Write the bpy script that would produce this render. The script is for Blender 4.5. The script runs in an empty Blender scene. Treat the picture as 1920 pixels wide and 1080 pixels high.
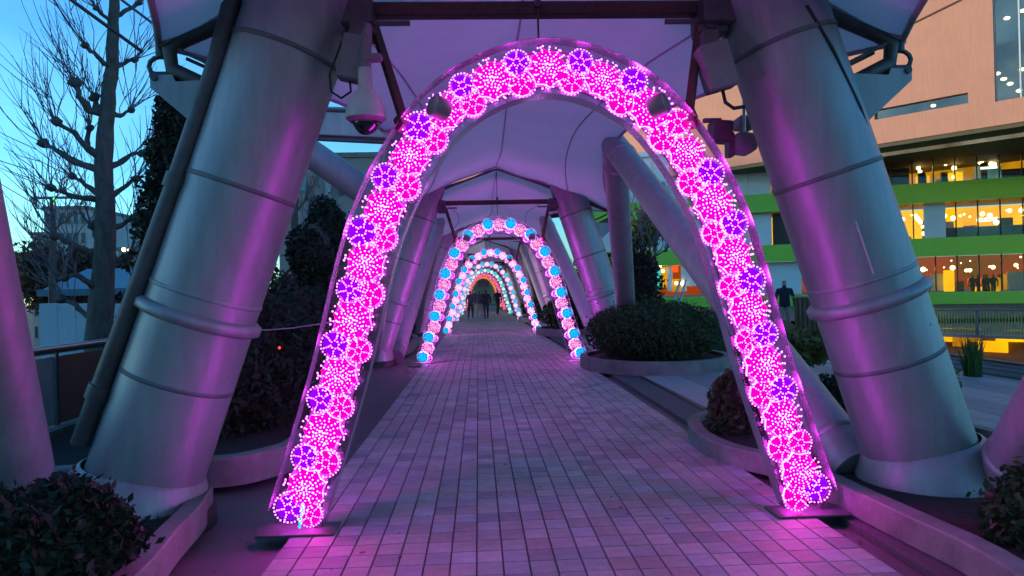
import bpy, math, random
import numpy as np
from mathutils import Vector, Matrix

scene = bpy.context.scene
COL = scene.collection
R = math.radians
random.seed(7)
rng = np.random.default_rng(7)

# ------------------------------------------------------------------ camera
FPX = 1390.0
CAM = Vector((0.0, 0.0, 1.55))
YAW, PITCH, ROLL = math.atan(63.2 / FPX), math.atan(6.6 / FPX), R(1.3)
fwd = Vector((math.sin(YAW) * math.cos(PITCH), math.cos(YAW) * math.cos(PITCH), math.sin(PITCH)))
rgt0 = Vector((math.cos(YAW), -math.sin(YAW), 0))
up0 = rgt0.cross(fwd)
rgt = rgt0 * math.cos(ROLL) - up0 * math.sin(ROLL)
upv = rgt0 * math.sin(ROLL) + up0 * math.cos(ROLL)
cd = bpy.data.cameras.new("camera")
cam = bpy.data.objects.new("camera", cd)
COL.objects.link(cam)
cd.sensor_width = 36.0
cd.lens = FPX / 1920 * 36
cd.clip_start = 0.05
cd.clip_end = 3000
M3 = Matrix((rgt, upv, -fwd)).transposed()
cam.matrix_world = Matrix.Translation(CAM) @ M3.to_4x4()
scene.camera = cam


def at(px, py, Y):
    d = rgt * ((px - 960) / FPX) + upv * ((540 - py) / FPX) + fwd
    return CAM + d * ((Y - CAM.y) / d.y)


def on_ground(px, py, z=0.0):
    d = rgt * ((px - 960) / FPX) + upv * ((540 - py) / FPX) + fwd
    return CAM + d * ((z - CAM.z) / d.z)


# ------------------------------------------------------------------ world, sun, exposure
SUN_EL, SUN_AZ = R(6), R(287)     # azimuth clockwise from +Y: low, ahead on the left
EXPO = 1.2
KE = 2 ** -EXPO                   # lamps and lit rooms are given as display values
w = bpy.data.worlds.new("World")
scene.world = w
w.use_nodes = True
nt = w.node_tree
nt.nodes.clear()
wo = nt.nodes.new("ShaderNodeOutputWorld")
bg = nt.nodes.new("ShaderNodeBackground")
sky = nt.nodes.new("ShaderNodeTexSky")
sky.sky_type = 'NISHITA'
sky.sun_disc = False
sky.sun_elevation = SUN_EL
sky.sun_rotation = SUN_AZ
sky.air_density = 1.0
sky.dust_density = 0.4
sky.ozone_density = 3.0
tint = nt.nodes.new("ShaderNodeMix")
tint.data_type = 'RGBA'
tint.blend_type = 'MULTIPLY'
tint.inputs[0].default_value = 1.0
tint.inputs[7].default_value = (0.48, 1.02, 1.32, 1)
nt.links.new(sky.outputs[0], tint.inputs[6])
wtc = nt.nodes.new("ShaderNodeTexCoord")
wmp = nt.nodes.new("ShaderNodeMapping")
wmp.inputs["Scale"].default_value = (1.0, 1.0, 3.2)
wnz = nt.nodes.new("ShaderNodeTexNoise")
wnz.inputs["Scale"].default_value = 3.0
wnz.inputs["Detail"].default_value = 5
wrp = nt.nodes.new("ShaderNodeValToRGB")
wrp.color_ramp.elements[0].position = 0.38
wrp.color_ramp.elements[1].position = 0.68
wrp.color_ramp.elements[0].color = (0.86, 0.90, 0.96, 1)
wrp.color_ramp.elements[1].color = (1.30, 1.14, 1.04, 1)
cl_mix = nt.nodes.new("ShaderNodeMix")
cl_mix.data_type = 'RGBA'
cl_mix.blend_type = 'MULTIPLY'
cl_mix.inputs[0].default_value = 1.0
nt.links.new(wtc.outputs["Generated"], wmp.inputs[0])
nt.links.new(wmp.outputs[0], wnz.inputs["Vector"])
nt.links.new(wnz.outputs["Fac"], wrp.inputs[0])
nt.links.new(tint.outputs[2], cl_mix.inputs[6])
nt.links.new(wrp.outputs[0], cl_mix.inputs[7])
nt.links.new(cl_mix.outputs[2], bg.inputs[0])
bg.inputs[1].default_value = 0.15
nt.links.new(bg.outputs[0], wo.inputs[0])

sd = bpy.data.lights.new("sun", 'SUN')
sun = bpy.data.objects.new("sun", sd)
COL.objects.link(sun)
sd.energy = 1.5
sd.angle = R(8)
sd.color = (1.0, 0.74, 0.52)
sdir = Vector((math.sin(SUN_AZ) * math.cos(SUN_EL), math.cos(SUN_AZ) * math.cos(SUN_EL), math.sin(SUN_EL)))
sun.rotation_euler = (-sdir).to_track_quat('-Z', 'Y').to_euler()
sun.location = (-20, -20, 30)

scene.view_settings.view_transform = 'Standard'
scene.view_settings.look = 'None'
scene.view_settings.exposure = EXPO
scene.view_settings.gamma = 1.0
scene.view_settings.use_curve_mapping = False
scene.render.engine = 'CYCLES'
cy = scene.cycles
cy.use_denoising = True
cy.use_adaptive_sampling = True
cy.adaptive_threshold = 0.03
cy.max_bounces = 5
cy.diffuse_bounces = 2
cy.glossy_bounces = 3
cy.transmission_bounces = 4
cy.transparent_max_bounces = 8
cy.sample_clamp_indirect = 3.0
cy.sample_clamp_direct = 0.0
cy.use_light_tree = True
cy.caustics_reflective = False
cy.caustics_refractive = False


# ------------------------------------------------------------------ materials
def mat(name, base, rough=0.6, metal=0.0, var=0.0, scale=3.0, bump=0.0, bscale=30.0, coat=0.0, transl=0.0,
        alt=None, stretch=None, stain=0.0, stain_scale=0.7, streak=0.0):
    m = bpy.data.materials.new(name)
    m.use_nodes = True
    n = m.node_tree
    p = n.nodes["Principled BSDF"]
    p.inputs["Base Color"].default_value = (*base, 1)
    p.inputs["Roughness"].default_value = rough
    p.inputs["Metallic"].default_value = metal
    if coat:
        p.inputs["Coat Weight"].default_value = coat
    tc = n.nodes.new("ShaderNodeTexCoord")
    src = tc.outputs["Object"]
    if stretch:
        mp = n.nodes.new("ShaderNodeMapping")
        mp.inputs["Scale"].default_value = stretch
        n.links.new(src, mp.inputs[0])
        src = mp.outputs[0]
    if var > 0 or alt:
        nz = n.nodes.new("ShaderNodeTexNoise")
        nz.inputs["Scale"].default_value = scale
        nz.inputs["Detail"].default_value = 6
        nz.inputs["Roughness"].default_value = 0.65
        n.links.new(src, nz.inputs["Vector"])
        rp = n.nodes.new("ShaderNodeValToRGB")
        rp.color_ramp.elements[0].position = 0.3
        rp.color_ramp.elements[1].position = 0.7
        if alt:
            c0, c1 = base, alt
        else:
            c0 = tuple(max(0, c * (1 - var)) for c in base)
            c1 = tuple(min(1, c * (1 + var)) for c in base)
        rp.color_ramp.elements[0].color = (*c0, 1)
        rp.color_ramp.elements[1].color = (*c1, 1)
        n.links.new(nz.outputs["Fac"], rp.inputs[0])
        n.links.new(rp.outputs[0], p.inputs["Base Color"])
        mr = n.nodes.new("ShaderNodeMapRange")
        mr.inputs[3].default_value = max(0.05, rough - 0.08)
        mr.inputs[4].default_value = min(1.0, rough + 0.1)
        n.links.new(nz.outputs["Fac"], mr.inputs[0])
        n.links.new(mr.outputs[0], p.inputs["Roughness"])
    for amt, sc_, scl in ((stain, (1, 1, 1), stain_scale), (streak, (1, 1, 0.08), 9.0)):
        if amt <= 0:
            continue
        geo = n.nodes.new("ShaderNodeNewGeometry")
        mp2 = n.nodes.new("ShaderNodeMapping")
        mp2.inputs["Scale"].default_value = sc_
        n.links.new(geo.outputs["Position"], mp2.inputs[0])
        ns = n.nodes.new("ShaderNodeTexNoise")
        ns.inputs["Scale"].default_value = scl
        ns.inputs["Detail"].default_value = 7
        ns.inputs["Roughness"].default_value = 0.7
        n.links.new(mp2.outputs[0], ns.inputs["Vector"])
        rs_ = n.nodes.new("ShaderNodeValToRGB")
        rs_.color_ramp.elements[0].position = 0.34
        rs_.color_ramp.elements[1].position = 0.60
        rs_.color_ramp.elements[0].color = (1 - amt, 1 - amt * 1.05, 1 - amt * 1.1, 1)
        rs_.color_ramp.elements[1].color = (1, 1, 1, 1)
        n.links.new(ns.outputs["Fac"], rs_.inputs[0])
        ml = n.nodes.new("ShaderNodeMix")
        ml.data_type = 'RGBA'
        ml.blend_type = 'MULTIPLY'
        ml.inputs[0].default_value = 1.0
        lk = p.inputs["Base Color"].links
        if lk:
            n.links.new(lk[0].from_socket, ml.inputs[6])
        else:
            ml.inputs[6].default_value = (*base, 1)
        n.links.new(rs_.outputs[0], ml.inputs[7])
        n.links.new(ml.outputs[2], p.inputs["Base Color"])
    if bump > 0:
        nb = n.nodes.new("ShaderNodeTexNoise")
        nb.inputs["Scale"].default_value = bscale
        nb.inputs["Detail"].default_value = 4
        n.links.new(src, nb.inputs["Vector"])
        b = n.nodes.new("ShaderNodeBump")
        b.inputs["Strength"].default_value = bump
        b.inputs["Distance"].default_value = 0.02
        n.links.new(nb.outputs["Fac"], b.inputs["Height"])
        n.links.new(b.outputs[0], p.inputs["Normal"])
    if transl > 0:
        tr = n.nodes.new("ShaderNodeBsdfTranslucent")
        tr.inputs[0].default_value = (*base, 1)
        mx = n.nodes.new("ShaderNodeMixShader")
        mx.inputs[0].default_value = transl
        n.links.new(p.outputs[0], mx.inputs[1])
        n.links.new(tr.outputs[0], mx.inputs[2])
        n.links.new(mx.outputs[0], n.nodes["Material Output"].inputs[0])
    return m


def emis(name, col, strength, sample=True, var=None, scale=1.0):
    m = bpy.data.materials.new(name)
    m.use_nodes = True
    n = m.node_tree
    n.nodes.clear()
    o = n.nodes.new("ShaderNodeOutputMaterial")
    e = n.nodes.new("ShaderNodeEmission")
    e.inputs[0].default_value = (*col, 1)
    e.inputs[1].default_value = strength * KE
    n.links.new(e.outputs[0], o.inputs[0])
    if var:
        tc = n.nodes.new("ShaderNodeTexCoord")
        nz = n.nodes.new("ShaderNodeTexNoise")
        nz.inputs["Scale"].default_value = scale
        nz.inputs["Detail"].default_value = 3
        n.links.new(tc.outputs["Object"], nz.inputs["Vector"])
        rp = n.nodes.new("ShaderNodeValToRGB")
        rp.color_ramp.elements[0].position = 0.35
        rp.color_ramp.elements[1].position = 0.65
        rp.color_ramp.elements[0].color = (*var, 1)
        rp.color_ramp.elements[1].color = (*col, 1)
        n.links.new(nz.outputs["Fac"], rp.inputs[0])
        n.links.new(rp.outputs[0], e.inputs[0])
    if not sample:
        m.cycles.emission_sampling = 'NONE'
    return m


def glass_mat(name, tintc=(0.8, 0.9, 0.9), opac=0.12, rough=0.03):
    m = bpy.data.materials.new(name)
    m.use_nodes = True
    n = m.node_tree
    n.nodes.clear()
    o = n.nodes.new("ShaderNodeOutputMaterial")
    t = n.nodes.new("ShaderNodeBsdfTransparent")
    t.inputs[0].default_value = (*tintc, 1)
    g = n.nodes.new("ShaderNodeBsdfGlossy")
    g.inputs["Roughness"].default_value = rough
    fr = n.nodes.new("ShaderNodeFresnel")
    ad = n.nodes.new("ShaderNodeMath")
    ad.operation = 'ADD'
    ad.inputs[1].default_value = opac
    n.links.new(fr.outputs[0], ad.inputs[0])
    mx = n.nodes.new("ShaderNodeMixShader")
    n.links.new(ad.outputs[0], mx.inputs[0])
    n.links.new(t.outputs[0], mx.inputs[1])
    n.links.new(g.outputs[0], mx.inputs[2])
    n.links.new(mx.outputs[0], o.inputs[0])
    return m


M = {}
M['steel'] = mat('silver_painted_steel', (0.35, 0.355, 0.37), 0.44, 0.3, 0.07, 1.6, 0.05, 60, stretch=(1, 1, 0.35), stain=0.15, stain_scale=1.0, streak=0.18)
M['steel_dark'] = mat('weathered_dark_steel', (0.10, 0.09, 0.09), 0.5, 0.4, 0.3, 6, 0.15, 50)
M['steel_groove'] = mat('seam_steel', (0.16, 0.16, 0.17), 0.6, 0.3, 0.2, 8)
M['rust_bar'] = mat('brown_painted_bar', (0.09, 0.045, 0.035), 0.55, 0.2, 0.3, 12)
M['grey_box'] = mat('grey_plastic_box', (0.22, 0.19, 0.20), 0.5, 0, 0.12, 10)
M['white_plastic'] = mat('off_white_plastic', (0.55, 0.53, 0.50), 0.42, 0, 0.08, 10)
M['black'] = mat('black_rubber', (0.015, 0.015, 0.017), 0.5, 0, 0.2, 20)
M['dome'] = mat('smoked_dome', (0.012, 0.012, 0.016), 0.08, 0, coat=0.8)
M['membrane'] = mat('white_coated_fabric', (0.84, 0.76, 0.83), 0.55, 0, 0.07, 0.7, 0.04, 120, transl=0.28, stain=0.14, stain_scale=0.7)
M['hem'] = mat('fabric_hem', (0.42, 0.41, 0.42), 0.7, 0, 0.1, 6)
M['rail'] = mat('aluminium_rail', (0.45, 0.44, 0.46), 0.3, 0.8, 0.1, 10)
M['joint'] = mat('paving_joint_sand', (0.10, 0.095, 0.093), 0.95, 0, 0.3, 30)
TILEC = [(0.30, 0.27, 0.25), (0.25, 0.25, 0.26), (0.34, 0.31, 0.29), (0.20, 0.19, 0.19), (0.28, 0.23, 0.21), (0.31, 0.31, 0.32), (0.27, 0.27, 0.26)]
M['tiles'] = [mat('paver_%s' % 'abcdefg'[i], tuple(x * 1.42 for x in c), 0.58, 0, 0.16, 9, 0.25, 90, stain=0.30, stain_scale=0.9) for i, c in enumerate(TILEC)]
M['slab_side'] = mat('side_paving', (0.13, 0.122, 0.115), 0.62, 0, 0.18, 2.5, 0.15, 60)
M['stripe_a'] = mat('pale_band_paving', (0.34, 0.34, 0.33), 0.6, 0, 0.14, 4, 0.15, 60)
M['stripe_b'] = mat('grey_band_paving', (0.25, 0.25, 0.25), 0.6, 0, 0.14, 4, 0.15, 60)
M['concrete'] = mat('planter_concrete', (0.24, 0.225, 0.21), 0.75, 0, 0.22, 5, 0.3, 40, stain=0.35, stain_scale=1.5)
M['soil'] = mat('dark_soil', (0.02, 0.016, 0.013), 0.95, 0, 0.5, 12, 0.6, 25)
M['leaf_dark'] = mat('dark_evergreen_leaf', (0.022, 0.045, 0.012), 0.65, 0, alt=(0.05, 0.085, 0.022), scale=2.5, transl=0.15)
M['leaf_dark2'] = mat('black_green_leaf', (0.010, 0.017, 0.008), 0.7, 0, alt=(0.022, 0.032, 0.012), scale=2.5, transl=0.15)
M['leaf_lime'] = mat('light_green_leaf', (0.07, 0.12, 0.025), 0.55, 0, alt=(0.11, 0.17, 0.04), scale=2.5, transl=0.25)
M['core'] = mat('dark_crown_core', (0.012, 0.014, 0.009), 0.95)
M['bark'] = mat('grey_brown_bark', (0.10, 0.085, 0.075), 0.9, 0, 0.45, 9, 0.9, 26, stretch=(1, 1, .4))
M['twig'] = mat('thin_twig', (0.16, 0.14, 0.16), 0.85, 0, 0.3, 5)
M['asphalt'] = mat('street_asphalt', (0.05, 0.05, 0.053), 0.85, 0, 0.25, 0.4, 0.2, 20)
M['salmon'] = mat('salmon_render', (0.78, 0.355, 0.22), 0.75, 0, 0.06, 0.35, 0.08, 18, streak=0.08)
M['green'] = mat('lime_green_cladding', (0.34, 0.68, 0.06), 0.5, 0, 0.06, 0.8)
M['white_panel'] = mat('pale_panel', (0.80, 0.82, 0.84), 0.5, 0, 0.05, 0.7)
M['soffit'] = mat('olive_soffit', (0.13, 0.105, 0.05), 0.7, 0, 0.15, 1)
M['mullion'] = mat('dark_mullion', (0.05, 0.045, 0.04), 0.4, 0.5)
M['glass'] = glass_mat('window_glass', (0.92, 0.95, 0.92), 0.0)
M['acrylic'] = glass_mat('clear_acrylic', (0.88, 0.84, 0.92), 0.0, 0.22)
M['glass_sky'] = glass_mat('reflective_window_glass', (0.70, 0.8, 0.78), 0.04)
M['int_yellow'] = emis('glowing_yellow_wall', (1.0, 0.50, 0.002), 1.5, True, (0.80, 0.33, 0.004), 0.35)
M['int_amber'] = emis('glowing_amber_wall', (0.62, 0.26, 0.004), 1.3, True, (0.26, 0.10, 0.004), 0.35)
M['int_red'] = emis('glowing_red_wall', (0.42, 0.04, 0.006), 1.0, True, (0.16, 0.055, 0.006), 0.30)
M['int_teal'] = emis('glowing_teal_room', (0.16, 0.36, 0.32), 0.75, True, (0.05, 0.10, 0.09), 0.6)
M['lamp_warm'] = emis('warm_lamp', (1.0, 0.72, 0.30), 9.0, False)
M['lamp_white'] = emis('white_lamp', (0.9, 1.0, 0.85), 9.0, False)
M['sign_white'] = emis('white_sign_letters', (0.85, 1.0, 0.95), 2.2, False)
M['sign_red'] = emis('orange_red_sign', (1.0, 0.12, 0.02), 1.0, False)
M['sign_teal'] = emis('teal_display', (0.05, 0.75, 0.62), 0.85, False)
M['sign_blue'] = emis('cyan_screen', (0.15, 0.9, 1.0), 1.8, False)
M['orange_panel'] = mat('faded_orange_panel', (0.36, 0.14, 0.09), 0.7, 0, 0.15, 3)
M['cream_panel'] = mat('cream_panel', (0.42, 0.42, 0.36), 0.7, 0, 0.12, 3)
M['wood'] = mat('slatted_wood', (0.16, 0.11, 0.055), 0.6, 0, 0.25, 6, stretch=(8, 8, 1))
M['parapet'] = mat('grey_metal_parapet', (0.24, 0.26, 0.27), 0.5, 0.3, 0.12, 2)
M['deck'] = mat('decking_grey', (0.36, 0.37, 0.36), 0.65, 0, 0.12, 6, 0.2, 50, stretch=(1, 14, 1))
M['far_wall'] = mat('pale_far_wall', (0.42, 0.43, 0.42), 0.8, 0, 0.08, 0.3)
M['far_tan'] = mat('tan_far_wall', (0.34, 0.31, 0.28), 0.8, 0, 0.08, 0.3)
M['far_glass'] = mat('far_window', (0.05, 0.07, 0.08), 0.15, 0.0)
M['teal_roof'] = mat('teal_sheet_roof', (0.06, 0.22, 0.30), 0.5, 0.1, 0.15, 1)
M['hoarding'] = mat('white_hoarding', (0.48, 0.50, 0.55), 0.6, 0, 0.1, 1)
M['jacket'] = mat('navy_jacket', (0.012, 0.015, 0.032), 0.8)
M['trousers'] = mat('beige_trousers', (0.34, 0.30, 0.24), 0.8)
M['skin'] = mat('skin_tone', (0.48, 0.29, 0.21), 0.55)
M['hair'] = mat('black_hair', (0.012, 0.010, 0.009), 0.5)
M['coat_grey'] = mat('grey_coat', (0.10, 0.10, 0.12), 0.8)
M['coat_plum'] = mat('plum_coat', (0.09, 0.05, 0.10), 0.8)
M['denim'] = mat('dark_denim', (0.03, 0.035, 0.06), 0.8)


# ------------------------------------------------------------------ mesh builder
def basis(d):
    d = Vector(d).normalized()
    a = Vector((0, 0, 1)) if abs(d.z) < 0.92 else Vector((1, 0, 0))
    x = d.cross(a).normalized()
    y = x.cross(d).normalized()
    return x, y, d


class MB:
    def __init__(s):
        s.v, s.f, s.mi, s.sm = [], [], [], []

    def add(s, vs, fs, mi=0, smooth=False):
        o = len(s.v)
        s.v += [tuple(v) for v in vs]
        s.f += [tuple(i + o for i in f) for f in fs]
        s.mi += [mi] * len(fs)
        s.sm += [smooth] * len(fs)
        return s

    def box(s, c, size, rot=None, mi=0, bev=0.0):
        hx, hy, hz = size[0] / 2, size[1] / 2, size[2] / 2
        c = Vector(c)
        if bev > 0:
            b = min(bev, hx * .9, hy * .9, hz * .9)
            vs = []
            for z, k in ((-hz, b), (-hz + b, 0), (hz - b, 0), (hz, b)):
                for sx, sy in ((-1, -1), (1, -1), (1, 1), (-1, 1)):
                    vs.append(Vector((sx * (hx - k), sy * (hy - k), z)))
            fs = [(3, 2, 1, 0), (12, 13, 14, 15)]
            for r in range(3):
                for i in range(4):
                    j = (i + 1) % 4
                    fs.append((r * 4 + i, r * 4 + j, r * 4 + 4 + j, r * 4 + 4 + i))
        else:
            vs = [Vector((sx * hx, sy * hy, sz * hz)) for sz in (-1, 1) for sx, sy in ((-1, -1), (1, -1), (1, 1), (-1, 1))]
            fs = [(3, 2, 1, 0), (4, 5, 6, 7), (0, 1, 5, 4), (1, 2, 6, 5), (2, 3, 7, 6), (3, 0, 4, 7)]
        if rot is not None:
            vs = [rot @ v for v in vs]
        return s.add([v + c for v in vs], fs, mi)

    def tube(s, pts, rad, n=12, mi=0, cap=True, smooth=True):
        pts = [Vector(p) for p in pts]
        if not hasattr(rad, '__len__'):
            rad = [rad] * len(pts)
        vs, fs = [], []
        x = None
        for i, p in enumerate(pts):
            d = (pts[min(i + 1, len(pts) - 1)] - pts[max(i - 1, 0)])
            if d.length < 1e-9:
                d = Vector((0, 0, 1))
            d.normalize()
            if x is None:
                x, y, _ = basis(d)
            else:
                x = (x - d * x.dot(d))
                if x.length < 1e-6:
                    x, y, _ = basis(d)
                x.normalize()
                y = d.cross(x)
            if i == 0:
                y = d.cross(x)
            for k in range(n):
                a = 2 * math.pi * k / n
                vs.append(p + (x * math.cos(a) + y * math.sin(a)) * rad[i])
        for i in range(len(pts) - 1):
            for k in range(n):
                k2 = (k + 1) % n
                fs.append((i * n + k, i * n + k2, (i + 1) * n + k2, (i + 1) * n + k))
        s.add(vs, fs, mi, smooth)
        if cap:
            s.add(vs[:n], [tuple(range(n - 1, -1, -1))], mi)
            s.add(vs[-n:], [tuple(range(n))], mi)
        return s

    def cyl(s, p0, p1, r0, r1=None, n=16, mi=0, cap=True, smooth=True):
        return s.tube([p0, p1], [r0, r0 if r1 is None else r1], n, mi, cap, smooth)

    def lathe(s, c, axis, prof, n=24, mi=0, smooth=True):
        x, y, d = basis(axis)
        c = Vector(c)
        vs, fs = [], []
        for r, h in prof:
            for k in range(n):
                a = 2 * math.pi * k / n
                vs.append(c + d * h + (x * math.cos(a) + y * math.sin(a)) * r)
        for i in range(len(prof) - 1):
            for k in range(n):
                k2 = (k + 1) % n
                fs.append((i * n + k2, i * n + k, (i + 1) * n + k, (i + 1) * n + k2))
        return s.add(vs, fs, mi, smooth)

    def octa(s, c, r, mi=0):
        c = Vector(c)
        vs = [c + Vector(v) * r for v in ((1, 0, 0), (-1, 0, 0), (0, 1, 0), (0, -1, 0), (0, 0, 1), (0, 0, -1))]
        fs = [(0, 2, 4), (2, 1, 4), (1, 3, 4), (3, 0, 4), (2, 0, 5), (1, 2, 5), (3, 1, 5), (0, 3, 5)]
        return s.add(vs, fs, mi)

    def ball(s, c, r, n=10, mi=0, sq=(1, 1, 1), noise=0.0):
        c = Vector(c)
        vs, fs = [], []
        m = max(4, n // 2 + 1)
        for i in range(m + 1):
            t = math.pi * i / m
            for k in range(n):
                a = 2 * math.pi * k / n
                q = 1 + (random.random() - .5) * noise
                vs.append(c + Vector((math.sin(t) * math.cos(a) * sq[0], math.sin(t) * math.sin(a) * sq[1], math.cos(t) * sq[2])) * r * q)
        for i in range(m):
            for k in range(n):
                k2 = (k + 1) % n
                fs.append((i * n + k, (i + 1) * n + k, (i + 1) * n + k2, i * n + k2))
        return s.add(vs, fs, mi, True)

    def prism(s, poly, z0, z1, mi=0, top=True, bottom=True):
        n = len(poly)
        vs = [Vector((p[0], p[1], z0)) for p in poly] + [Vector((p[0], p[1], z1)) for p in poly]
        fs = [(i, (i + 1) % n, n + (i + 1) % n, n + i) for i in range(n)]
        if top:
            fs.append(tuple(range(n, 2 * n)))
        if bottom:
            fs.append(tuple(range(n - 1, -1, -1)))
        return s.add(vs, fs, mi)

    def quad(s, a, b, c, d, mi=0):
        return s.add([a, b, c, d], [(0, 1, 2, 3)], mi)

    def mesh(s, name, mats, off=None):
        me = bpy.data.meshes.new(name)
        v = s.v if off is None else [(a - off[0], b - off[1], c - off[2]) for a, b, c in s.v]
        me.from_pydata(v, [], s.f)
        if not isinstance(mats, (list, tuple)):
            mats = [mats]
        for m_ in mats:
            me.materials.append(m_)
        me.polygons.foreach_set('material_index', s.mi)
        me.polygons.foreach_set('use_smooth', s.sm)
        me.update()
        return me

    def build(s, name, mats, parent=None, loc=None):
        off = None
        if parent is not None:
            off = wloc(parent)
        elif loc is not None:
            off = Vector(loc)
        o = bpy.data.objects.new(name, s.mesh(name, mats, off))
        COL.objects.link(o)
        if parent is not None:
            o.parent = parent
        elif loc is not None:
            o.location = loc
        return o


def wloc(o):
    v = Vector((0, 0, 0))
    while o is not None:
        v = v + o.location
        o = o.parent
    return v


def tag(o, label=None, cat=None, group=None, kind=None):
    if label:
        o['label'] = label
    if cat:
        o['category'] = cat
        o['kind'] = 'thing'
    if group:
        o['group'] = group
    if kind:
        o['kind'] = kind
    return o


def thing(name, loc, label, cat, group=None):
    o = bpy.data.objects.new(name, None)
    COL.objects.link(o)
    o.location = loc
    o.empty_display_size = 0.2
    return tag(o, label, cat, group)


def copy_tree(o, parent=None):
    c = o.copy()
    COL.objects.link(c)
    c.parent = parent
    for ch in o.children:
        copy_tree(ch, c)
    return c


def part(name, me, parent, loc=(0, 0, 0), rot=None):
    o = bpy.data.objects.new(name, me)
    COL.objects.link(o)
    o.parent = parent
    o.location = loc
    if rot is not None:
        o.rotation_euler = rot
    return o


ORD = ['nearest', 'second', 'third', 'fourth', 'fifth', 'sixth', 'farthest']
XC = 0.47                 # centre line of the walkway
BAY = 11.5
YF0 = 5.3                 # first column frame
YA0 = 4.9                 # first light arch

# ================================================================== GROUND
g = MB()
g.quad((-900, -300, -5), (900, -300, -5), (900, 1800, -5), (-900, 1800, -5))
tag(g.build('ground', M['asphalt']), kind='structure')

PX0, PX1 = -1.24, 2.20
PY0, PY1 = 1.6, 84.0
# deck slab of the raised walkway
d = MB()
d.box(((-4.9 + 8.6) / 2, 45, -0.36), (13.5, 110, 0.6))
deck = tag(d.build('walkway_deck', M['slab_side'], loc=(0, 0, 0)), kind='structure')

# joint bed of the tiled path
pv = MB()
pv.box(((PX0 + PX1) / 2, (PY0 + PY1) / 2, -0.027), (PX1 - PX0, PY1 - PY0, 0.055))
path = tag(pv.build('paved_path', M['joint'], loc=(0, 0, 0)), kind='structure')
TW, TD = (PX1 - PX0) / 23, 0.188


def tile_mesh(mi):
    t = MB()
    hx, hy, h = TW / 2 - 0.0032, TD / 2 - 0.0018, 0.010
    vs = [(-hx, -hy, 0), (hx, -hy, 0), (hx, hy, 0), (-hx, hy, 0),
          (-hx + .003, -hy + .003, h), (hx - .003, -hy + .003, h), (hx - .003, hy - .003, h), (-hx + .003, hy - .003, h)]
    t.add(vs, [(4, 5, 6, 7), (0, 1, 5, 4), (1, 2, 6, 5), (2, 3, 7, 6), (3, 0, 4, 7)])
    return t


tms = [tile_mesh(0).mesh('paver', M['tiles'][i]) for i in range(7)]
rest = MB()
rows = int((PY1 - PY0) / TD)
count = 0
tb = tile_mesh(0)
wts = [0.26, 0.18, 0.12, 0.10, 0.13, 0.10, 0.11]
for r in range(rows):
    y = PY0 + (r + .5) * TD
    for c in range(23):
        x = PX0 + (c + .5) * TW
        m_i = random.choices(range(7), wts)[0]
        dz = random.uniform(-0.0012, 0.0012)
        if y > 3.75 and count < 300:
            o = part('paver', tms[m_i], path, (x, y, dz + 0.001))
            o.rotation_euler = (random.uniform(-.006, .006), random.uniform(-.006, .006), random.uniform(-.004, .004))
            count += 1
        else:
            rest.add([(a + x, b + y, h + dz + 0.001) for a, b, h in tb.v], tb.f, m_i)
tag(rest.build('paver_field', M['tiles'], path), kind='stuff')

# banded paving to the right of the path, laid as long strips with joints
bandy = tag(MB().box((5.5, 45, -0.035), (6.2, 108, 0.05)).build('side_pavement', M['joint'], loc=(0, 0, 0)), kind='structure')
sx = 3.02
i = 0
sm_a = MB().box((0, 0, 0), (0.29, 1.19, 0.03), bev=0.004).mesh('paving_slab', M['stripe_a'])
sm_b = MB().box((0, 0, 0), (0.29, 1.19, 0.03), bev=0.004).mesh('paving_slab', M['stripe_b'])
restA = MB()
nsl = 0
while sx < 8.3:
    yy = 2.6
    while yy < 60:
        mi = 0 if (i // 2) % 2 == 0 else 1
        if 6 < yy < 24 and nsl < 290:
            part('paving_slab', (sm_a, sm_b)[mi], bandy, (sx, yy, random.uniform(-.001, .001) - 0.002))
            nsl += 1
        else:
            restA.box((sx, yy, -0.002), (0.29, 1.19, 0.03), mi=mi)
        yy += 1.2
    sx += 0.3
    i += 1
tag(restA.build('paving_slab_field', [M['stripe_a'], M['stripe_b']], bandy), kind='stuff')
# dark drainage line along the right side of the path
drain = MB()
drain.box((2.83, 30, -0.006), (0.05, 55, 0.012))
tag(drain.build('drain_channel', M['black'], loc=(0, 0, 0)), kind='structure')

# ================================================================== LIGHT ARCHES
from mathutils import geometry as _geo
CP = [(1.70, 0.12), (1.42, 1.0), (1.145, 2.0), (0.80, 2.62), (0.43, 2.92), (0.0, 3.03)]


def catmull(pts, per=14):
    out = []
    P = [Vector(p) for p in pts]
    for i in range(len(P) - 1):
        p0 = P[i - 1] if i > 0 else P[0] * 2 - P[1]
        p1, p2 = P[i], P[i + 1]
        p3 = P[i + 2] if i + 2 < len(P) else P[i + 1] * 2 - P[i]
        for k in range(per):
            t = k / per
            out.append(0.5 * ((2 * p1) + (-p0 + p2) * t + (2 * p0 - 5 * p1 + 4 * p2 - p3) * t * t + (-p0 + 3 * p1 - 3 * p2 + p3) * t ** 3))
    out.append(P[-1])
    return out


full = [(-a, b) for a, b in CP] + [(a, b) for a, b in CP[::-1]][1:]
CURVE = catmull([Vector((a, b, 0)) for a, b in full])
CL = [0.0]
for i in range(1, len(CURVE)):
    CL.append(CL[-1] + (CURVE[i] - CURVE[i - 1]).length)
LTOT = CL[-1]


def on_curve(s):
    s = max(0, min(LTOT, s))
    for i in range(1, len(CL)):
        if CL[i] >= s:
            t = (s - CL[i - 1]) / max(1e-9, CL[i] - CL[i - 1])
            p = CURVE[i - 1].lerp(CURVE[i], t)
            tg = (CURVE[min(i + 1, len(CURVE) - 1)] - CURVE[max(0, i - 2)]).normalized()
            return p, tg
    return CURVE[-1], (CURVE[-1] - CURVE[-2]).normalized()


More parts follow.
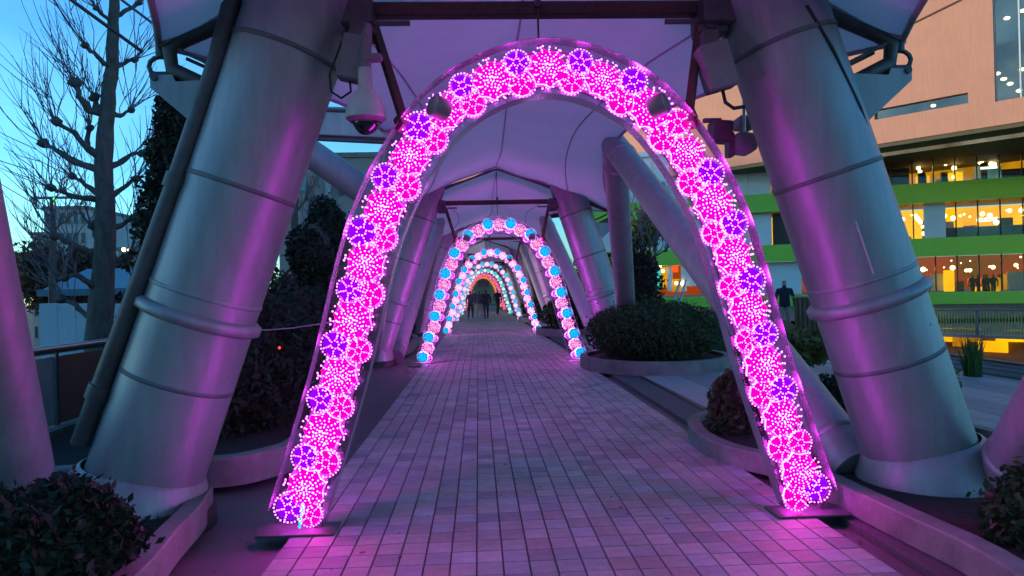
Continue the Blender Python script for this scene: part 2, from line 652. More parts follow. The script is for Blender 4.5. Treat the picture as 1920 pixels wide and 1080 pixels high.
LEDR = 0.0060


def lens(m, n, r, yf, yb, alt):
    """shallow glowing lens: domed front, short rim, flat back"""
    rim = [(math.cos(2 * math.pi * k / n) * r * (1.0 if k % 2 else alt), math.sin(2 * math.pi * k / n) * r * (1.0 if k % 2 else alt)) for k in range(n)]
    vs = [(0, yf, 0)] + [(x, 0, z) for x, z in rim] + [(x, yb, z) for x, z in rim] + [(0, yb, 0)]
    fs = [(0, 1 + k, 1 + (k + 1) % n) for k in range(n)]
    fs += [(1 + k, 1 + n + k, 1 + n + (k + 1) % n, 1 + (k + 1) % n) for k in range(n)]
    fs += [(2 * n + 1, 1 + n + (k + 1) % n, 1 + n + k) for k in range(n)]
    m.add(vs, fs[:n], 0)  # front glow stands in for the halo around the bulbs
    m.add(vs, fs[n:], 2)  # rim and back carry the added glow that lights the canopy


def rosette_big(mats, r=0.148, seed=0):
    rs = random.Random(seed)
    m = MB()
    lens(m, 16, r * 0.86, -0.045, 0.030, 0.84)
    pts = []
    for rr, c in ((0.016, 5), (0.036, 10), (0.056, 14), (0.078, 18)):
        ph = rs.uniform(0, 1)
        pts += [(rr * math.cos(2 * math.pi * k / c + ph), rr * math.sin(2 * math.pi * k / c + ph)) for k in range(c)]
    for k in range(14):
        a = 2 * math.pi * k / 14 + rs.gauss(0, .05)
        for q in range(3):
            rr = 0.098 + q * 0.0185
            pts.append((rr * math.cos(a), rr * math.sin(a)))
    for k in range(7):
        a0 = 2 * math.pi * (k + .5) / 7
        for t in (-.13, .13):
            pts.append((0.142 * math.cos(a0 + t), 0.142 * math.sin(a0 + t)))
    for k in range(16):
        a, rr = rs.uniform(0, 6.28), rs.uniform(.01, .09)
        pts.append((rr * math.cos(a), rr * math.sin(a)))
    for x, z in pts:
        x += rs.gauss(0, .0016); z += rs.gauss(0, .0016)
        m.octa((x, -0.045 * (1 - min(1, math.hypot(x, z) / r)) - 0.009, z), LEDR * rs.uniform(.85, 1.1), 1)
    return m.mesh('light_rosette', mats)


def rosette_wheel(mats, r=0.088, fan=6, seed=0):
    rs = random.Random(seed + 50)
    m = MB()
    lens(m, 12, r * 0.86, -0.028, 0.026, 1.0)
    c = int(r / 0.0036)
    pts = [(r * math.cos(2 * math.pi * k / c), r * math.sin(2 * math.pi * k / c)) for k in range(c)]
    pts += [(r * .28 * math.cos(2 * math.pi * k / 8), r * .28 * math.sin(2 * math.pi * k / 8)) for k in range(8)]
    for k in range(fan):
        a = 2 * math.pi * (k + .25) / fan
        for q in range(3):
            rr = r * (0.46 + q * 0.18)
            pts.append((rr * math.cos(a), rr * math.sin(a)))
    for x, z in pts:
        x += rs.gauss(0, .0012); z += rs.gauss(0, .0012)
        m.octa((x, -0.028 * (1 - min(1, math.hypot(x, z) / r)) - 0.009, z), LEDR * rs.uniform(.85, 1.1), 1)
    return m.mesh('light_rosette', mats)


# per arch: (big glow, big bulbs), (outer wheel glow, bulbs), (inner wheel glow, bulbs)
PAL = [
    (((1.0, 0.0, 0.14), 5.0, (1.0, 0.085, 1.0), 20), ((0.13, 0.0, 0.70), 2.6, (0.75, 0.07, 1.0), 18), ((1.0, 0.0, 0.16), 3.6, (1.0, 0.07, 0.95), 18)),
    (((0.45, 0.05, 0.32), 0.6, (1.0, 0.34, 0.66), 5), ((0.0, 0.38, 0.85), 1.1, (0.04, 0.30, 0.6), 6), ((0.16, 0.0, 0.40), 0.8, (0.6, 0.06, 1.0), 8)),
    (((0.80, 0.30, 0.48), 1.0, (1.0, 0.45, 0.62), 6), ((0.0, 0.36, 0.75), 1.0, (0.04, 0.30, 0.6), 6), ((0.6, 0.05, 0.34), 0.9, (1.0, 0.14, 0.5), 6)),
    (((0.9, 0.50, 0.75), 1.0, (1.0, 0.70, 0.88), 3), ((0.05, 0.50, 0.95), 0.9, (0.2, 0.7, 1.0), 2.5), ((0.9, 0.20, 0.55), 0.8, (1.0, 0.5, 0.8), 2.5)),
    (((0.60, 0.90, 0.85), 0.9, (0.9, 1.0, 0.98), 2), ((0.05, 0.60, 0.75), 0.9, (0.2, 0.8, 1.0), 2), ((0.6, 0.85, 0.85), 0.8, (0.9, 1.0, 1.0), 2)),
    (((1.0, 0.08, 0.35), 1.0, (1.0, 0.35, 0.6), 2), ((1.0, 0.06, 0.30), 0.9, (1.0, 0.25, 0.45), 2), ((1.0, 0.20, 0.4), 0.8, (1.0, 0.4, 0.6), 2)),
    (((1.0, 0.14, 0.05), 1.0, (1.0, 0.35, 0.10), 2), ((1.0, 0.22, 0.02), 1.0, (1.0, 0.45, 0.05), 2), ((1.0, 0.07, 0.10), 0.9, (1.0, 0.25, 0.15), 2)),
]
# rim and rear glow added to light canopy and columns: colour and strength
REAR = [((0.95, 0.03, 1.0), 30), ((0.90, 0.10, 1.0), 50), ((0.85, 0.18, 1.0), 42), ((0.9, 0.4, 0.9), 5), ((0.5, 0.8, 0.9), 4), ((1.0, 0.2, 0.5), 4), ((1.0, 0.2, 0.1), 4)]
ALAB = ['magenta and violet light arch standing nearest over the paved path',
        'pink and cyan light arch, second over the path, with sunburst rosettes',
        'pale pink light arch with cyan inner wheels, third over the path',
        'white and pink light arch, fourth over the path',
        'white and cyan light arch, fifth over the path',
        'plain pink light arch, sixth over the path',
        'orange light arch, smallest and farthest down the path']


def band(m, w0, w1, y0, y1, mi=0):
    """a strip swept along the arch curve between the offsets w0..w1, depth y0..y1"""
    prev = None
    for i in range(0, len(CURVE)):
        p = CURVE[i]
        tg = (CURVE[min(i + 1, len(CURVE) - 1)] - CURVE[max(0, i - 1)]).normalized()
        nrm = Vector((-tg.y, tg.x, 0))
        a, b = p + nrm * w0, p + nrm * w1
        ring = [Vector((a.x, y0, a.y)), Vector((b.x, y0, b.y)), Vector((b.x, y1, b.y)), Vector((a.x, y1, a.y))]
        if prev:
            m.add(prev + ring, [(0, 1, 5, 4), (1, 2, 6, 5), (2, 3, 7, 6), (3, 0, 4, 7)], mi, False)
        else:
            m.add(ring, [(0, 1, 2, 3)], mi)
        prev = ring
    m.add(prev, [(3, 2, 1, 0)], mi)


mb = MB(); band(mb, -0.182, 0.182, 0.066, 0.070)
ME_BACK = mb.mesh('backing_sheet', M['acrylic'])
mb = MB(); band(mb, 0.183, 0.188, -0.05, 0.09)
ME_RAIL1 = mb.mesh('outer_rail', M['acrylic'])
mb = MB(); band(mb, -0.188, -0.183, -0.05, 0.09)
ME_RAIL2 = mb.mesh('inner_rail', M['acrylic'])
mb = MB(); band(mb, 0.10, 0.118, 0.028, 0.058); ME_SPINE1 = mb.mesh('carrier_bar', M['steel_dark'])
mb = MB(); band(mb, -0.118, -0.10, 0.028, 0.058); ME_SPINE2 = mb.mesh('carrier_bar', M['steel_dark'])
mb = MB()
mb.box((0, 0.03, 0.02), (0.50, 0.26, 0.014), bev=0.004)
mb.box((0.12, 0.06, 0.10), (0.05, 0.05, 0.16))
mb.cyl((0.12, 0.06, 0.17), (0.12, 0.06, 0.20), 0.035, n=10)
ME_FOOT = mb.mesh('base_plate', M['steel_dark'])
arches = []
for k in range(7):
    ya = YA0 + BAY * k
    t = thing('light_arch', (XC + 0.02, ya, 0.0), ALAB[k], 'light arch', 'light arches over the path')
    part('backing_sheet', ME_BACK, t)
    part('outer_rail', ME_RAIL1, t)
    part('inner_rail', ME_RAIL2, t)
    part('carrier_bar', ME_SPINE1, t)
    part('carrier_bar', ME_SPINE2, t)
    part('base_plate', ME_FOOT, t, (-1.70, 0, 0))
    part('base_plate', ME_FOOT, t, (1.70, 0, 0))
    mm = []
    rear = emis('added_rear_glow', REAR[k][0], REAR[k][1])
    for q in range(3):
        gc, gs, lc, ls = PAL[k][q]
        mm.append([emis('rosette_glow', gc, gs), emis('rosette_bulbs', lc, ls, k < 1), rear])
    nv = 3 if k == 0 else 1
    me_b = [rosette_big(mm[0], seed=v) for v in range(nv)]
    me_o = [rosette_wheel(mm[1], 0.096 if k == 0 else 0.132, 6 - v % 2, v) for v in range(nv)]
    me_i = [rosette_wheel(mm[2], 0.092 if k == 0 else 0.072, 6 + v % 2, v + 7) for v in range(nv)]
    me_x = [rosette_wheel(mm[2], 0.096, 7, 20), rosette_wheel(mm[2], 0.090, 5, 21)]
    rk = random.Random(40 + k)
    NBIG = 19 if k == 0 else 15
    STEP = LTOT / NBIG
    for q in range(NBIG + 1):
        if q < NBIG:
            p, tg = on_curve((q + .5) * STEP)
            o = part('light_rosette', rk.choice(me_b), t, (p.x, 0.0, p.y), (0, -rk.uniform(0, 1.0), 0))
            if k == 0:
                o.scale = (rk.uniform(.92, 1.08),) * 3
        p, tg = on_curve(min(LTOT - .03, max(.03, q * STEP)))
        nrm = Vector((-tg.y, tg.x, 0))
        for me_, off, yy in ((me_o, 0.070 if k == 0 else 0.045, 0.012 if k == 0 else -0.035), (me_i, -0.070 if k == 0 else -0.085, 0.018)):
            c = p + nrm * off
            src = rk.choice(me_)
            if k == 0 and off > 0 and rk.random() < .16:
                src = rk.choice(me_x)      # some outer wheels are magenta too
            o = part('light_rosette', src, t, (c.x, yy, c.y), (0, -rk.uniform(0, 1.0), 0))
            if k == 0:
                o.scale = (rk.uniform(.88, 1.10),) * 3
                o.location.x += rk.gauss(0, .006); o.location.z += rk.gauss(0, .008)
    # dark flood-lamp drums clamped on the shoulders
    if k < 4:
        for s_ in (-1, 1):
            pp, _ = on_curve(LTOT / 2 + s_ * 0.80)
            dm = MB()
            ax = Vector((s_ * 0.75, -0.55, 0.25)).normalized()
            c = Vector((pp.x + XC + .02, ya - 0.10, pp.y + .03))
            dm.lathe(c, ax, [(0.0, -.06), (0.066, -.06), (0.074, -.045), (0.074, 0.05), (0.066, 0.055), (0.060, 0.04), (0.0, 0.04)], 18)
            dm.cyl(c, c + Vector((s_ * .02, .12, 0.10)), 0.015, n=8)
            dm.build('clamp_lamp', M['grey_box'], t)
    arches.append(t)
# one blue strip of bulbs at the left foot of the first arch
mb = MB()
p, tg = on_curve(0.06)
for q in range(7):
    mb.octa((XC + .02 + p.x + 0.01 + q * .004, YA0 - 0.07, 0.07 + q * 0.024), 0.012)
mb.build('blue_bulb_strip', emis('blue_bulbs', (0.0, 0.45, 1.0), 3, False), arches[0])

# ================================================================== CANOPY FRAMES
LEANS = {-1: 0.352, 1: 0.318}
HBS = {-1: 2.90, 1: 2.80}
HB = 2.78
LEAN = 0.33


def build_column(sgn):
    """inclined column with flared foot, at origin (walkway centre, frame plane)"""
    root = thing('steel_column', (0, 0, 0), 'x', 'column', 'inclined steel columns')
    LEAN, HB = LEANS[sgn], HBS[sgn]
    b = Vector((sgn * HB, 0, 0.10))
    ax = Vector((-sgn * LEAN, 0, 1)).normalized()
    L = 3.95 / ax.z
    m = MB()
    m.cyl(b + ax * 0.20, b + ax * L, 0.385, 0.375, 48, cap=True)
    sh = m.build('shaft', M['steel'], root)
    m = MB()
    m.lathe(b, ax, [(0.375, 1.36), (0.400, 1.37), (0.430, 1.385), (0.430, 1.435), (0.404, 1.455), (0.384, 1.46)], 48)
    m.lathe(b, ax, [(0.38, 1.56), (0.388, 1.565), (0.388, 1.585), (0.38, 1.59)], 48)
    m.build('collar', M['steel'], root)
    for h in (0.95, 2.35, 3.35):
        m = MB()
        m.lathe(b, ax, [(0.37, h - .018), (0.386, h - .015), (0.386, h + .015), (0.37, h + .018)], 48)
        m.build('seam_band', M['steel_groove'], root)
    m = MB()
    m.lathe(b, Vector((-sgn * LEAN * .55, 0, 1)), [(0.51, -.12), (0.51, 0.03), (0.50, 0.06), (0.46, 0.16), (0.43, 0.24), (0.40, 0.28), (0.38, 0.29)], 48)
    m.build('flared_foot', M['steel'], root)
    m = MB()
    m.lathe(b, (0, 0, 1), [(0.535, -.16), (0.535, -.03), (0.52, -.02), (0.48, -.02)], 40)
    m.build('foot_skirt', M['black'], root)
    if sgn > 0:
      m = MB()
      yv = Vector((0, -1, 0))
      xv = ax.cross(yv).normalized()
      q0 = (yv * math.cos(.25) - xv * math.sin(.25)).normalized()
      m.tube([b + ax * h + q0 * 0.382 for h in (1.62, 1.8, 2.0)], 0.007, 6)
      m.build('weld_seam', M['rail'], root)
    # outrigger plate with shackle, carrying the fabric corner
    m = MB()
    zz = 3.0
    root_x = sgn * (HB - (zz - .1) * LEAN + 0.30)
    tipx = sgn * 2.66
    for yo in (-0.05, 0.05):
        pl = [(root_x, yo, 2.66), (root_x + sgn * .08, yo, 2.62), (tipx + sgn * .05, yo, 3.02), (tipx + sgn * .05, yo, 3.10), (tipx - sgn * .1, yo, 3.11), (root_x + sgn * .36, yo, 3.06), (root_x - sgn * .05, yo, 3.08)]
        vs = [(a, yy + .012, c) for a, yy, c in pl] + [(a, yy - .012, c) for a, yy, c in pl]
        n = len(pl)
        m.add(vs, [tuple(range(n)), tuple(range(2 * n - 1, n - 1, -1))] + [(i, n + i, n + (i + 1) % n, (i + 1) % n) for i in range(n)])
    m.box(((root_x + tipx) / 2 + sgn * .02, 0, 2.83), (0.62, 0.076, 0.02), Matrix.Rotation(-sgn * R(37), 3, 'Y'))
    m.build('outrigger', M['steel'], root)
    m = MB()
    pts = []
    for q in range(13):
        a = 2 * math.pi * q / 12
        pts.append((tipx + sgn * 0.0 + 0.082 * math.sin(a), 0.0, 3.185 + 0.068 * math.cos(a)))
    m.tube(pts, 0.017, 8)
    m.cyl((tipx, 0, 3.245), (tipx + sgn * .01, 0, 3.36), 0.034, 0.026, 10)
    m.cyl((tipx - .07, 0, 3.12), (tipx + .07, 0, 3.12), 0.03, n=8)
    m.cyl((tipx + sgn * .02, -0.08, 3.09), (tipx + sgn * .02, 0.08, 3.09), 0.025, n=8)
    m.build('shackle', M['steel_dark'], root)
    return root


cols = {-1: build_column(-1), 1: build_column(1)}
SIDE = {-1: 'left', 1: 'right'}
for k in range(7):
    for s_ in (-1, 1):
        o = cols[s_] if k == 0 else copy_tree(cols[s_])
        o.location = (XC, YF0 + BAY * k, 0)
        o['label'] = '%s silver steel column leaning inward on the %s side of the path' % (ORD[k], SIDE[s_])

# small details on the two nearest columns
cl = cols[-1]
m = MB()
pts = [at(150, 832, 5.15), at(185, 735, 5.12), at(250, 560, 5.1), at(330, 340, 5.1), at(405, 120, 5.12), at(440, -20, 5.15)]
m.tube(pts, 0.062, 16)
for q in (1, 3):
    p = Vector(pts[q])
    dd = (Vector(pts[q + 1]) - p).normalized()
    m.cyl(p - dd * .05, p + dd * .05, 0.078, n=16)
pipe = m.build('drain_pipe', M['steel_dark'], None, tuple(pts[0]))
tag(pipe, 'thin dark pipe running up the outer face of the nearest left column', 'pipe')
m = MB()
m.tube([at(1512, 10, 4.93), at(1560, 90, 4.95), at(1612, 200, 5.0), at(1650, 310, 5.10), at(1680, 430, 5.13), at(1706, 530, 5.14), at(1724, 562, 5.08), at(1737, 588, 5.0), at(1742, 610, 4.98), at(1741, 630, 4.98), at(1736, 648, 5.0), at(1730, 662, 5.04)], 0.014, 8)
cab = m.build('power_cable', M['black'], None, tuple(at(1734, 655, 4.94)))
tag(cab, 'black cable running down the outer edge of the nearest right column', 'cable')

# slanted side tubes (inverted V between frames)
YN = 0
tube_specs = []
MID_H, MID_Z = 1.62, 3.72
for k in range(-1, 6):
    yb0, yb1 = YF0 + BAY * k, YF0 + BAY * (k + 1)
    ym = (yb0 + yb1) / 2
    for s_ in (-1, 1):
        if k >= 0 and not (s_ == -1 and k == 0):
            tube_specs.append((k, s_, 'forward', (s_ * (HB - .38), yb0 + .25, 0.12), (s_ * MID_H, ym, MID_Z)))
        tube_specs.append((k + 1, s_, 'back', (s_ * (HB + .10), yb1 - .25, 0.12), (s_ * MID_H, ym, MID_Z)))
for k, s_, kind, a, b in tube_specs:
    a = Vector((a[0] + XC, a[1], a[2])); b = Vector((b[0] + XC, b[1], b[2]))
    if k == 0 and kind == 'back':     # the two nearest ones stand steeper
        a, b = (Vector((-2.97, 5.0, .1)), Vector((-2.2, 2.7, 3.78))) if s_ < 0 else (Vector((3.6, 5.0, .1)), Vector((3.12, 1.9, 3.7)))
    dd = (b - a).normalized()
    t = thing('bracing_tube', tuple(a), '', 'brace', 'slanted bracing tubes')
    if kind == 'forward':
        t['label'] = 'slanted silver tube rising forward from the foot of the %s %s column' % (ORD[min(k, 6)], SIDE[s_])
    else:
        t['label'] = 'slanted silver tube rising back toward the viewer from the %s %s column foot' % (ORD[min(k, 6)], SIDE[s_])
    m = MB(); m.cyl(a, b, 0.20, 0.19, 32)
    tt_ = m.build('tube', M['steel'], t)
    m = MB(); m.lathe(a, dd, [(0.20, .30), (0.215, .31), (0.215, .35), (0.20, .36)], 32)
    m.build('tube_collar', M['steel'], tt_)
    m = MB()
    m.lathe(b, dd, [(0.19, -.5), (0.205, -.49), (0.205, -.44), (0.19, -.43)], 32)
    m.build('tube_collar', M['steel'], tt_)

# top chord, tie beam and brackets of each frame
CH = [(2.30, 3.02), (2.58, 3.16), (2.60, 3.30), (2.50, 3.37), (1.85, 3.64), (1.0, 3.98), (0.0, 4.33)]


def build_frame():
    root = thing('roof_frame', (0, 0, 0), 'x', 'roof frame', 'roof frames across the path')
    m = MB()
    pts = [(-a, 0, z) for a, z in CH] + [(a, 0, z) for a, z in CH[::-1]][1:]
    nc = len(CH)
    rr = [0.055, 0.055, 0.055, 0.055, 0.05, 0.03, 0.022]
    m.tube(pts, rr + rr[::-1][1:], 12)
    m.build('top_chord', M['steel_dark'], root)
    for s_ in (-1, 1):
        m = MB(); m.tube([(s_ * 2.52, .10, 3.27), (s_ * 2.2, .1, 3.12)], 0.014, 6)
        m.tube([(s_ * 2.50, -.10, 3.27), (s_ * 2.1, -.1, 3.08)], 0.014, 6)
        m.build('stay_rod', M['steel_dark'], root)
    m = MB(); m.box((0, 0.05, 3.585), (2.9, 0.10, 0.10), bev=0.008)
    m.build('tie_beam', M['rust_bar'], root)
    for s_ in (-1, 1):
        m = MB()
        m.box((s_ * 1.30, 0.0, 3.52), (0.28, 0.34, 0.22), bev=0.02)
        m.box((s_ * 1.24, -0.02, 3.39), (0.20, 0.20, 0.08), bev=0.02)
        m.cyl((s_ * 1.22, -.14, 3.43), (s_ * 1.22, .14, 3.43), 0.05, n=12)
        m.box((s_ * 1.12, -.05, 3.46), (0.42, 0.03, 0.03))
        m.build('bracket', M['steel_dark'], root)
    m = MB()
    m.cyl((0, -0.02, 4.30), (0, -0.02, 3.30), 0.008, n=6)
    m.cyl((0, -0.02, 3.58), (0, -0.02, 3.70), 0.022, n=8)
    m.build('hanger_rod', M['steel_dark'], root)
    for s_ in (-1, 1):
        m = MB()
        pe, _ = on_curve(LTOT / 2 + s_ * 1.02)
        d0 = Vector((s_ * 1.16, -0.05, 3.44)); d1 = Vector((pe.x * 1.0 + 0.02 + s_ * .10, YA0 - YF0 + 0.05, pe.y + 0.14))
        mid = (d0 + d1) / 2
        x, y, z = basis(d1 - d0)
        m.box(mid, (0.055, 0.04, (d1 - d0).length), Matrix((x, y, z)).transposed())
        m.box(d1, (0.10, 0.09, 0.10), Matrix((x, y, z)).transposed())
        m.build('strut', M['rust_bar'], root)
    return root


fr = build_frame()
for k in range(7):
    o = fr if k == 0 else copy_tree(fr)
    o.location = (XC, YF0 + BAY * k, 0)
    o['label'] = '%s dark roof frame with tie beam and struts across the path' % ORD[k]

# fabric canopies
BLAB = ['white tensile fabric roof overhead before the nearest frame'] + \
       ['%s white tensile fabric roof bay beyond the nearest frame' % n for n in ['first', 'second', 'third', 'fourth', 'fifth', 'last']]


def canopy(k):
    y0 = YF0 + BAY * (k - 1)
    loc = (XC, y0, 0)
    t = thing('fabric_canopy', loc, BLAB[k], 'canopy', 'tensile fabric roof bays')
    NU, NV = 40, 34
    vs, fs = [], []

    def S(u, v):
        sv = math.sin(math.pi * v)
        eh = 2.68 - 1.02 * sv ** 0.9
        ez = 3.35 + 0.46 * sv
        zr = 4.42 - 0.30 * sv
        a = abs(u)
        z = zr + (ez - zr) * (a ** (1.0 + 0.35 * sv))
        z -= 0.10 * sv * math.sin(math.pi * a)
        z += 0.045 * (1 - sv) * math.sin(a * 17 + 1.3) * a + 0.02 * math.sin(u * 9 + v * 4)
        yy = v * BAY
        return Vector((u * eh + 0.02 * math.sin(v * 9 + k), yy, z + 0.012 * math.sin(v * 23 + u * 5)))
    for j in range(NV + 1):
        for i_ in range(NU + 1):
            p = S(-1 + 2 * i_ / NU, j / NV)
            vs.append(p + Vector(loc))
    for j in range(NV):
        for i_ in range(NU):
            a = j * (NU + 1) + i_
            fs.append((a, a + NU + 1, a + NU + 2, a + 1))
    m = MB(); m.add(vs, fs, 0, True)
    m.build('membrane', M['membrane'], t)
    # welded seams hanging 3 mm under the fabric
    for nm, us in (('ridge_seam', [0.0]), ('fabric_seam', [-0.62, 0.62])):
        for u in us:
            m = MB()
            m.tube([S(u, j / 40) + Vector(loc) - Vector((0, 0, 0.006)) for j in range(41)], 0.011, 5)
            m.build(nm, M['hem'], t)
    for u in (-1, 1):
        m = MB()
        m.tube([S(u, j / 40) + Vector(loc) for j in range(41)], 0.024, 8)
        m.build('edge_cable', M['hem'], t)
    for v in (0.0, 1.0):
        m = MB()
        m.tube([S(-1 + 2 * i_ / 20, v) + Vector(loc) + Vector((0, (.03 if v == 0 else -.03), -.01)) for i_ in range(21)], 0.02, 6)
        m.build('end_hem', M['hem'], t)
    return t


for k in range(0, 7):
    canopy(k)

# equipment on the nearest frame --------------------------------------------
def hung_box(name, px0, py0, px1, py1, Y, wid, label, tilt):
    a, b = at(px0, py0, Y), at(px1, py1, Y)
    x, y, z = basis(b - a)
    t = thing(name, tuple(a), label, 'loudspeaker', 'grey boxes hung beside the arch')
    m = MB(); m.box((a + b) / 2, (wid, wid * .8, (b - a).length), Matrix((Vector((1, 0, 0)) - z * z.x).normalized().to_tuple() and (
        (Vector((1, 0, 0)) - z * z.x).normalized(), z.cross((Vector((1, 0, 0)) - z * z.x).normalized()), z)).transposed() if False else Matrix((
        (Vector((1, 0, 0)) - z * z.x).normalized(), z.cross((Vector((1, 0, 0)) - z * z.x).normalized()), z)).transposed(), bev=0.012)
    hs = m.build('housing', M['grey_box'], t)
    m = MB(); m.box(a + Vector((0, 0, .03)), (0.10, 0.10, 0.14), bev=.01)
    m.build('mount', M['steel_dark'], hs)
    return t


tl = hung_box('loudspeaker', 672, 70, 655, 152, 5.05, 0.17, 'dark grey box speaker hanging beside the white dome camera', 0)
m = MB(); m.tube([at(656, 152, 5.05), at(658, 172, 5.02), at(640, 184, 5.0), at(621, 172, 5.0), at(618, 140, 5.0), at(640, 80, 5.05), at(655, 45, 5.1)], 0.008, 6)
m.build('cable', M['black'], tl)
tr_ = hung_box('loudspeaker', 1330, 85, 1355, 168, 5.05, 0.20, 'dark grey box speaker hanging from the right bracket above the arch', 0)
m = MB(); m.tube([at(1355, 170, 5.05), at(1360, 192, 5.0), at(1376, 203, 5.0), at(1395, 200, 5.05)], 0.013, 8)
m.build('cable', M['black'], tr_)

# dome camera
c = at(686, 213, 4.95)
t = thing('dome_camera', tuple(c), 'off-white domed security camera hanging left of the nearest arch', 'camera')
m = MB(); m.lathe(c, (0, 0, 1), [(0.132, -0.035), (0.136, -0.015), (0.132, 0.0), (0.125, 0.04), (0.105, 0.095), (0.075, 0.14), (0.048, 0.165), (0.045, 0.30), (0.0, 0.30)], 32)
m.build('hood', M['white_plastic'], t)
m = MB(); m.ball(c + Vector((0, 0, -0.055)), 0.088, 24)
m.build('lens_dome', M['dome'], t)
m = MB(); m.lathe(c, (0, 0, 1), [(0.132, -0.035), (0.10, -0.062), (0.09, -0.05)], 32)
m.build('dome_ring', M['grey_box'], t)
m = MB(); m.cyl(c + Vector((0, 0, .28)), c + Vector((0.0, 0.1, .62)), 0.04, n=14)
m.box(c + Vector((0.05, 0.0, 0.37)), (0.13, 0.08, 0.05), bev=.015)
m.build('stem', M['grey_box'], t)

# bluish floodlight box on a rod, right
c = at(1392, 262, 5.9)
t = thing('floodlight', tuple(c), 'pale grey floodlight housing on a thin rod right of the nearest arch', 'floodlight')
m = MB(); m.box(at(1392, 270, 5.9), (0.17, 0.22, 0.16), Matrix.Rotation(R(8), 3, 'Y'), bev=.03)
m.box(at(1396, 232, 5.95), (0.15, 0.2, 0.10), Matrix.Rotation(R(5), 3, 'Y'), bev=.02)
m.build('housing', M['steel'], t)
m = MB(); m.box(at(1350, 248, 5.9), (0.16, 0.16, 0.17), Matrix.Rotation(R(4), 3, 'Y'), bev=.01)
m.box(at(1368, 272, 5.88), (0.05, 0.1, 0.20), bev=.01)
m.box(at(1335, 226, 5.9), (0.14, 0.05, 0.03))
m.build('bracket', M['steel_dark'], t)
m = MB(); m.cyl(at(1395, 150, 5.8), at(1395, 247, 5.8), 0.013, n=8)
m.build('rod', M['rail'], t)

# guy cables at the upper corners
for pa, pb, lab in (((120, -10, 4.9), (268, 98, 5.25), 'thin dark guy cable running from the upper left to the left outrigger tip'),
                    ((215, -10, 6.6), (440, 160, 6.9), 'thinner guy cable crossing behind the left outrigger'),):
    m = MB(); m.cyl(at(*pa), at(*pb), 0.012, n=6)
    o = m.build('guy_cable', M['steel_dark'], None, tuple(at(*pb)))
    tag(o, lab, 'cable')
# box beam and raking panel seen between left column and arch
m = MB()
a, b = at(540, 228, 10.8), at(745, 236, 10.2)
x = (b - a).normalized()
m.box((a + b) / 2, ((b - a).length, 0.35, 0.40), Matrix((x, Vector((0, 0, 1)).cross(x), Vector((0, 0, 1)))).transposed(), bev=.01)
o = m.build('side_beam', M['steel'], None, tuple((a + b) / 2))
tag(o, 'horizontal grey box beam between the nearest left column and the arch', 'beam')
m2 = MB()
a2, b2 = at(540, 200, 10.78), at(745, 208, 10.18)
for (pa, pb) in ((at(540, 204, 10.6), at(745, 211, 10.0)), (at(540, 258, 10.6), at(745, 268, 10.0))):
    m2.cyl(pa, pb, 0.028, n=8)
m2.build('edge_trim', M['steel_dark'], o)
m = MB(); m.cyl(at(520, 245, 12.5), at(745, 400, 12.5), 0.24, n=24)
o = m.build('raking_tube', M['steel'], None, tuple(at(520, 245, 12.5)))
tag(o, 'grey raking tube sloping down to the right behind the box beam', 'brace')

# ================================================================== VEGETATION HELPERS
def leaf_cloud(c, rad, n, size, seed, shell=0.55, squash=0.9, flat=0.0, zmin=None, lump=0.36):
    r_ = np.random.default_rng(seed)
    c = np.array(c); rad = np.array(rad)
    dr = r_.normal(size=(n, 3)); dr /= np.linalg.norm(dr, axis=1)[:, None]
    # lumpy outline
    ph = r_.uniform(0, 6.28, 6); fr_ = r_.uniform(2, 6, (6, 3))
    lum = sum(np.sin(dr @ fr_[i_] + ph[i_]) for i_ in range(6)) / 6
    rr = (shell + (1 - shell) * r_.random(n) ** 0.6) * (1 + lump * lum)
    spr = r_.random(n) < 0.05
    rr = np.where(spr, rr * r_.uniform(1.0, 1.22, n), rr)
    p = dr * rr[:, None] * rad + c
    if zmin is not None:
        p[:, 2] = np.maximum(p[:, 2], zmin + r_.random(n) * 0.1)
    a = r_.normal(size=(n, 3)); a /= np.linalg.norm(a, axis=1)[:, None]
    b = np.cross(a, r_.normal(size=(n, 3))); b /= np.linalg.norm(b, axis=1)[:, None]
    s_ = size * r_.uniform(0.45, 1.7, n)[:, None]
    l, ww = a * s_, b * s_ * 0.5
    v = np.stack([p - l, p + ww, p + l, p - ww], 1).reshape(-1, 3)
    f = np.arange(4 * n).reshape(-1, 4)
    return v, f


def foliage_obj(name, clouds, material, parent):
    V, F, o_ = [], [], 0
    for v, f in clouds:
        V.append(v); F.append(f + o_); o_ += len(v)
    V = np.concatenate(V); F = np.concatenate(F)
    off = np.array(wloc(parent))
    me = bpy.data.meshes.new(name)
    me.from_pydata((V - off).tolist(), [], F.tolist())
    me.materials.append(material)
    o = bpy.data.objects.new(name, me)
    COL.objects.link(o); o.parent = parent
    return o


def bush(name, c, rad, n, size, material, label, seed, cat='shrub', group=None, lump=0.34):
    c = Vector(c)
    t = thing(name, (c.x, c.y, max(0.0, c.z - rad[2])), label, cat, group)
    foliage_obj('foliage', [leaf_cloud(c, rad, n, size, seed, lump=lump)], material, t)
    m = MB(); m.ball(c, 1.0, 16, sq=(rad[0] * .72, rad[1] * .72, rad[2] * .75), noise=.12)  # near-black ball added to close the crown, in place of its inner shade
    m.build('dark_core', M['core'], t)
    return t


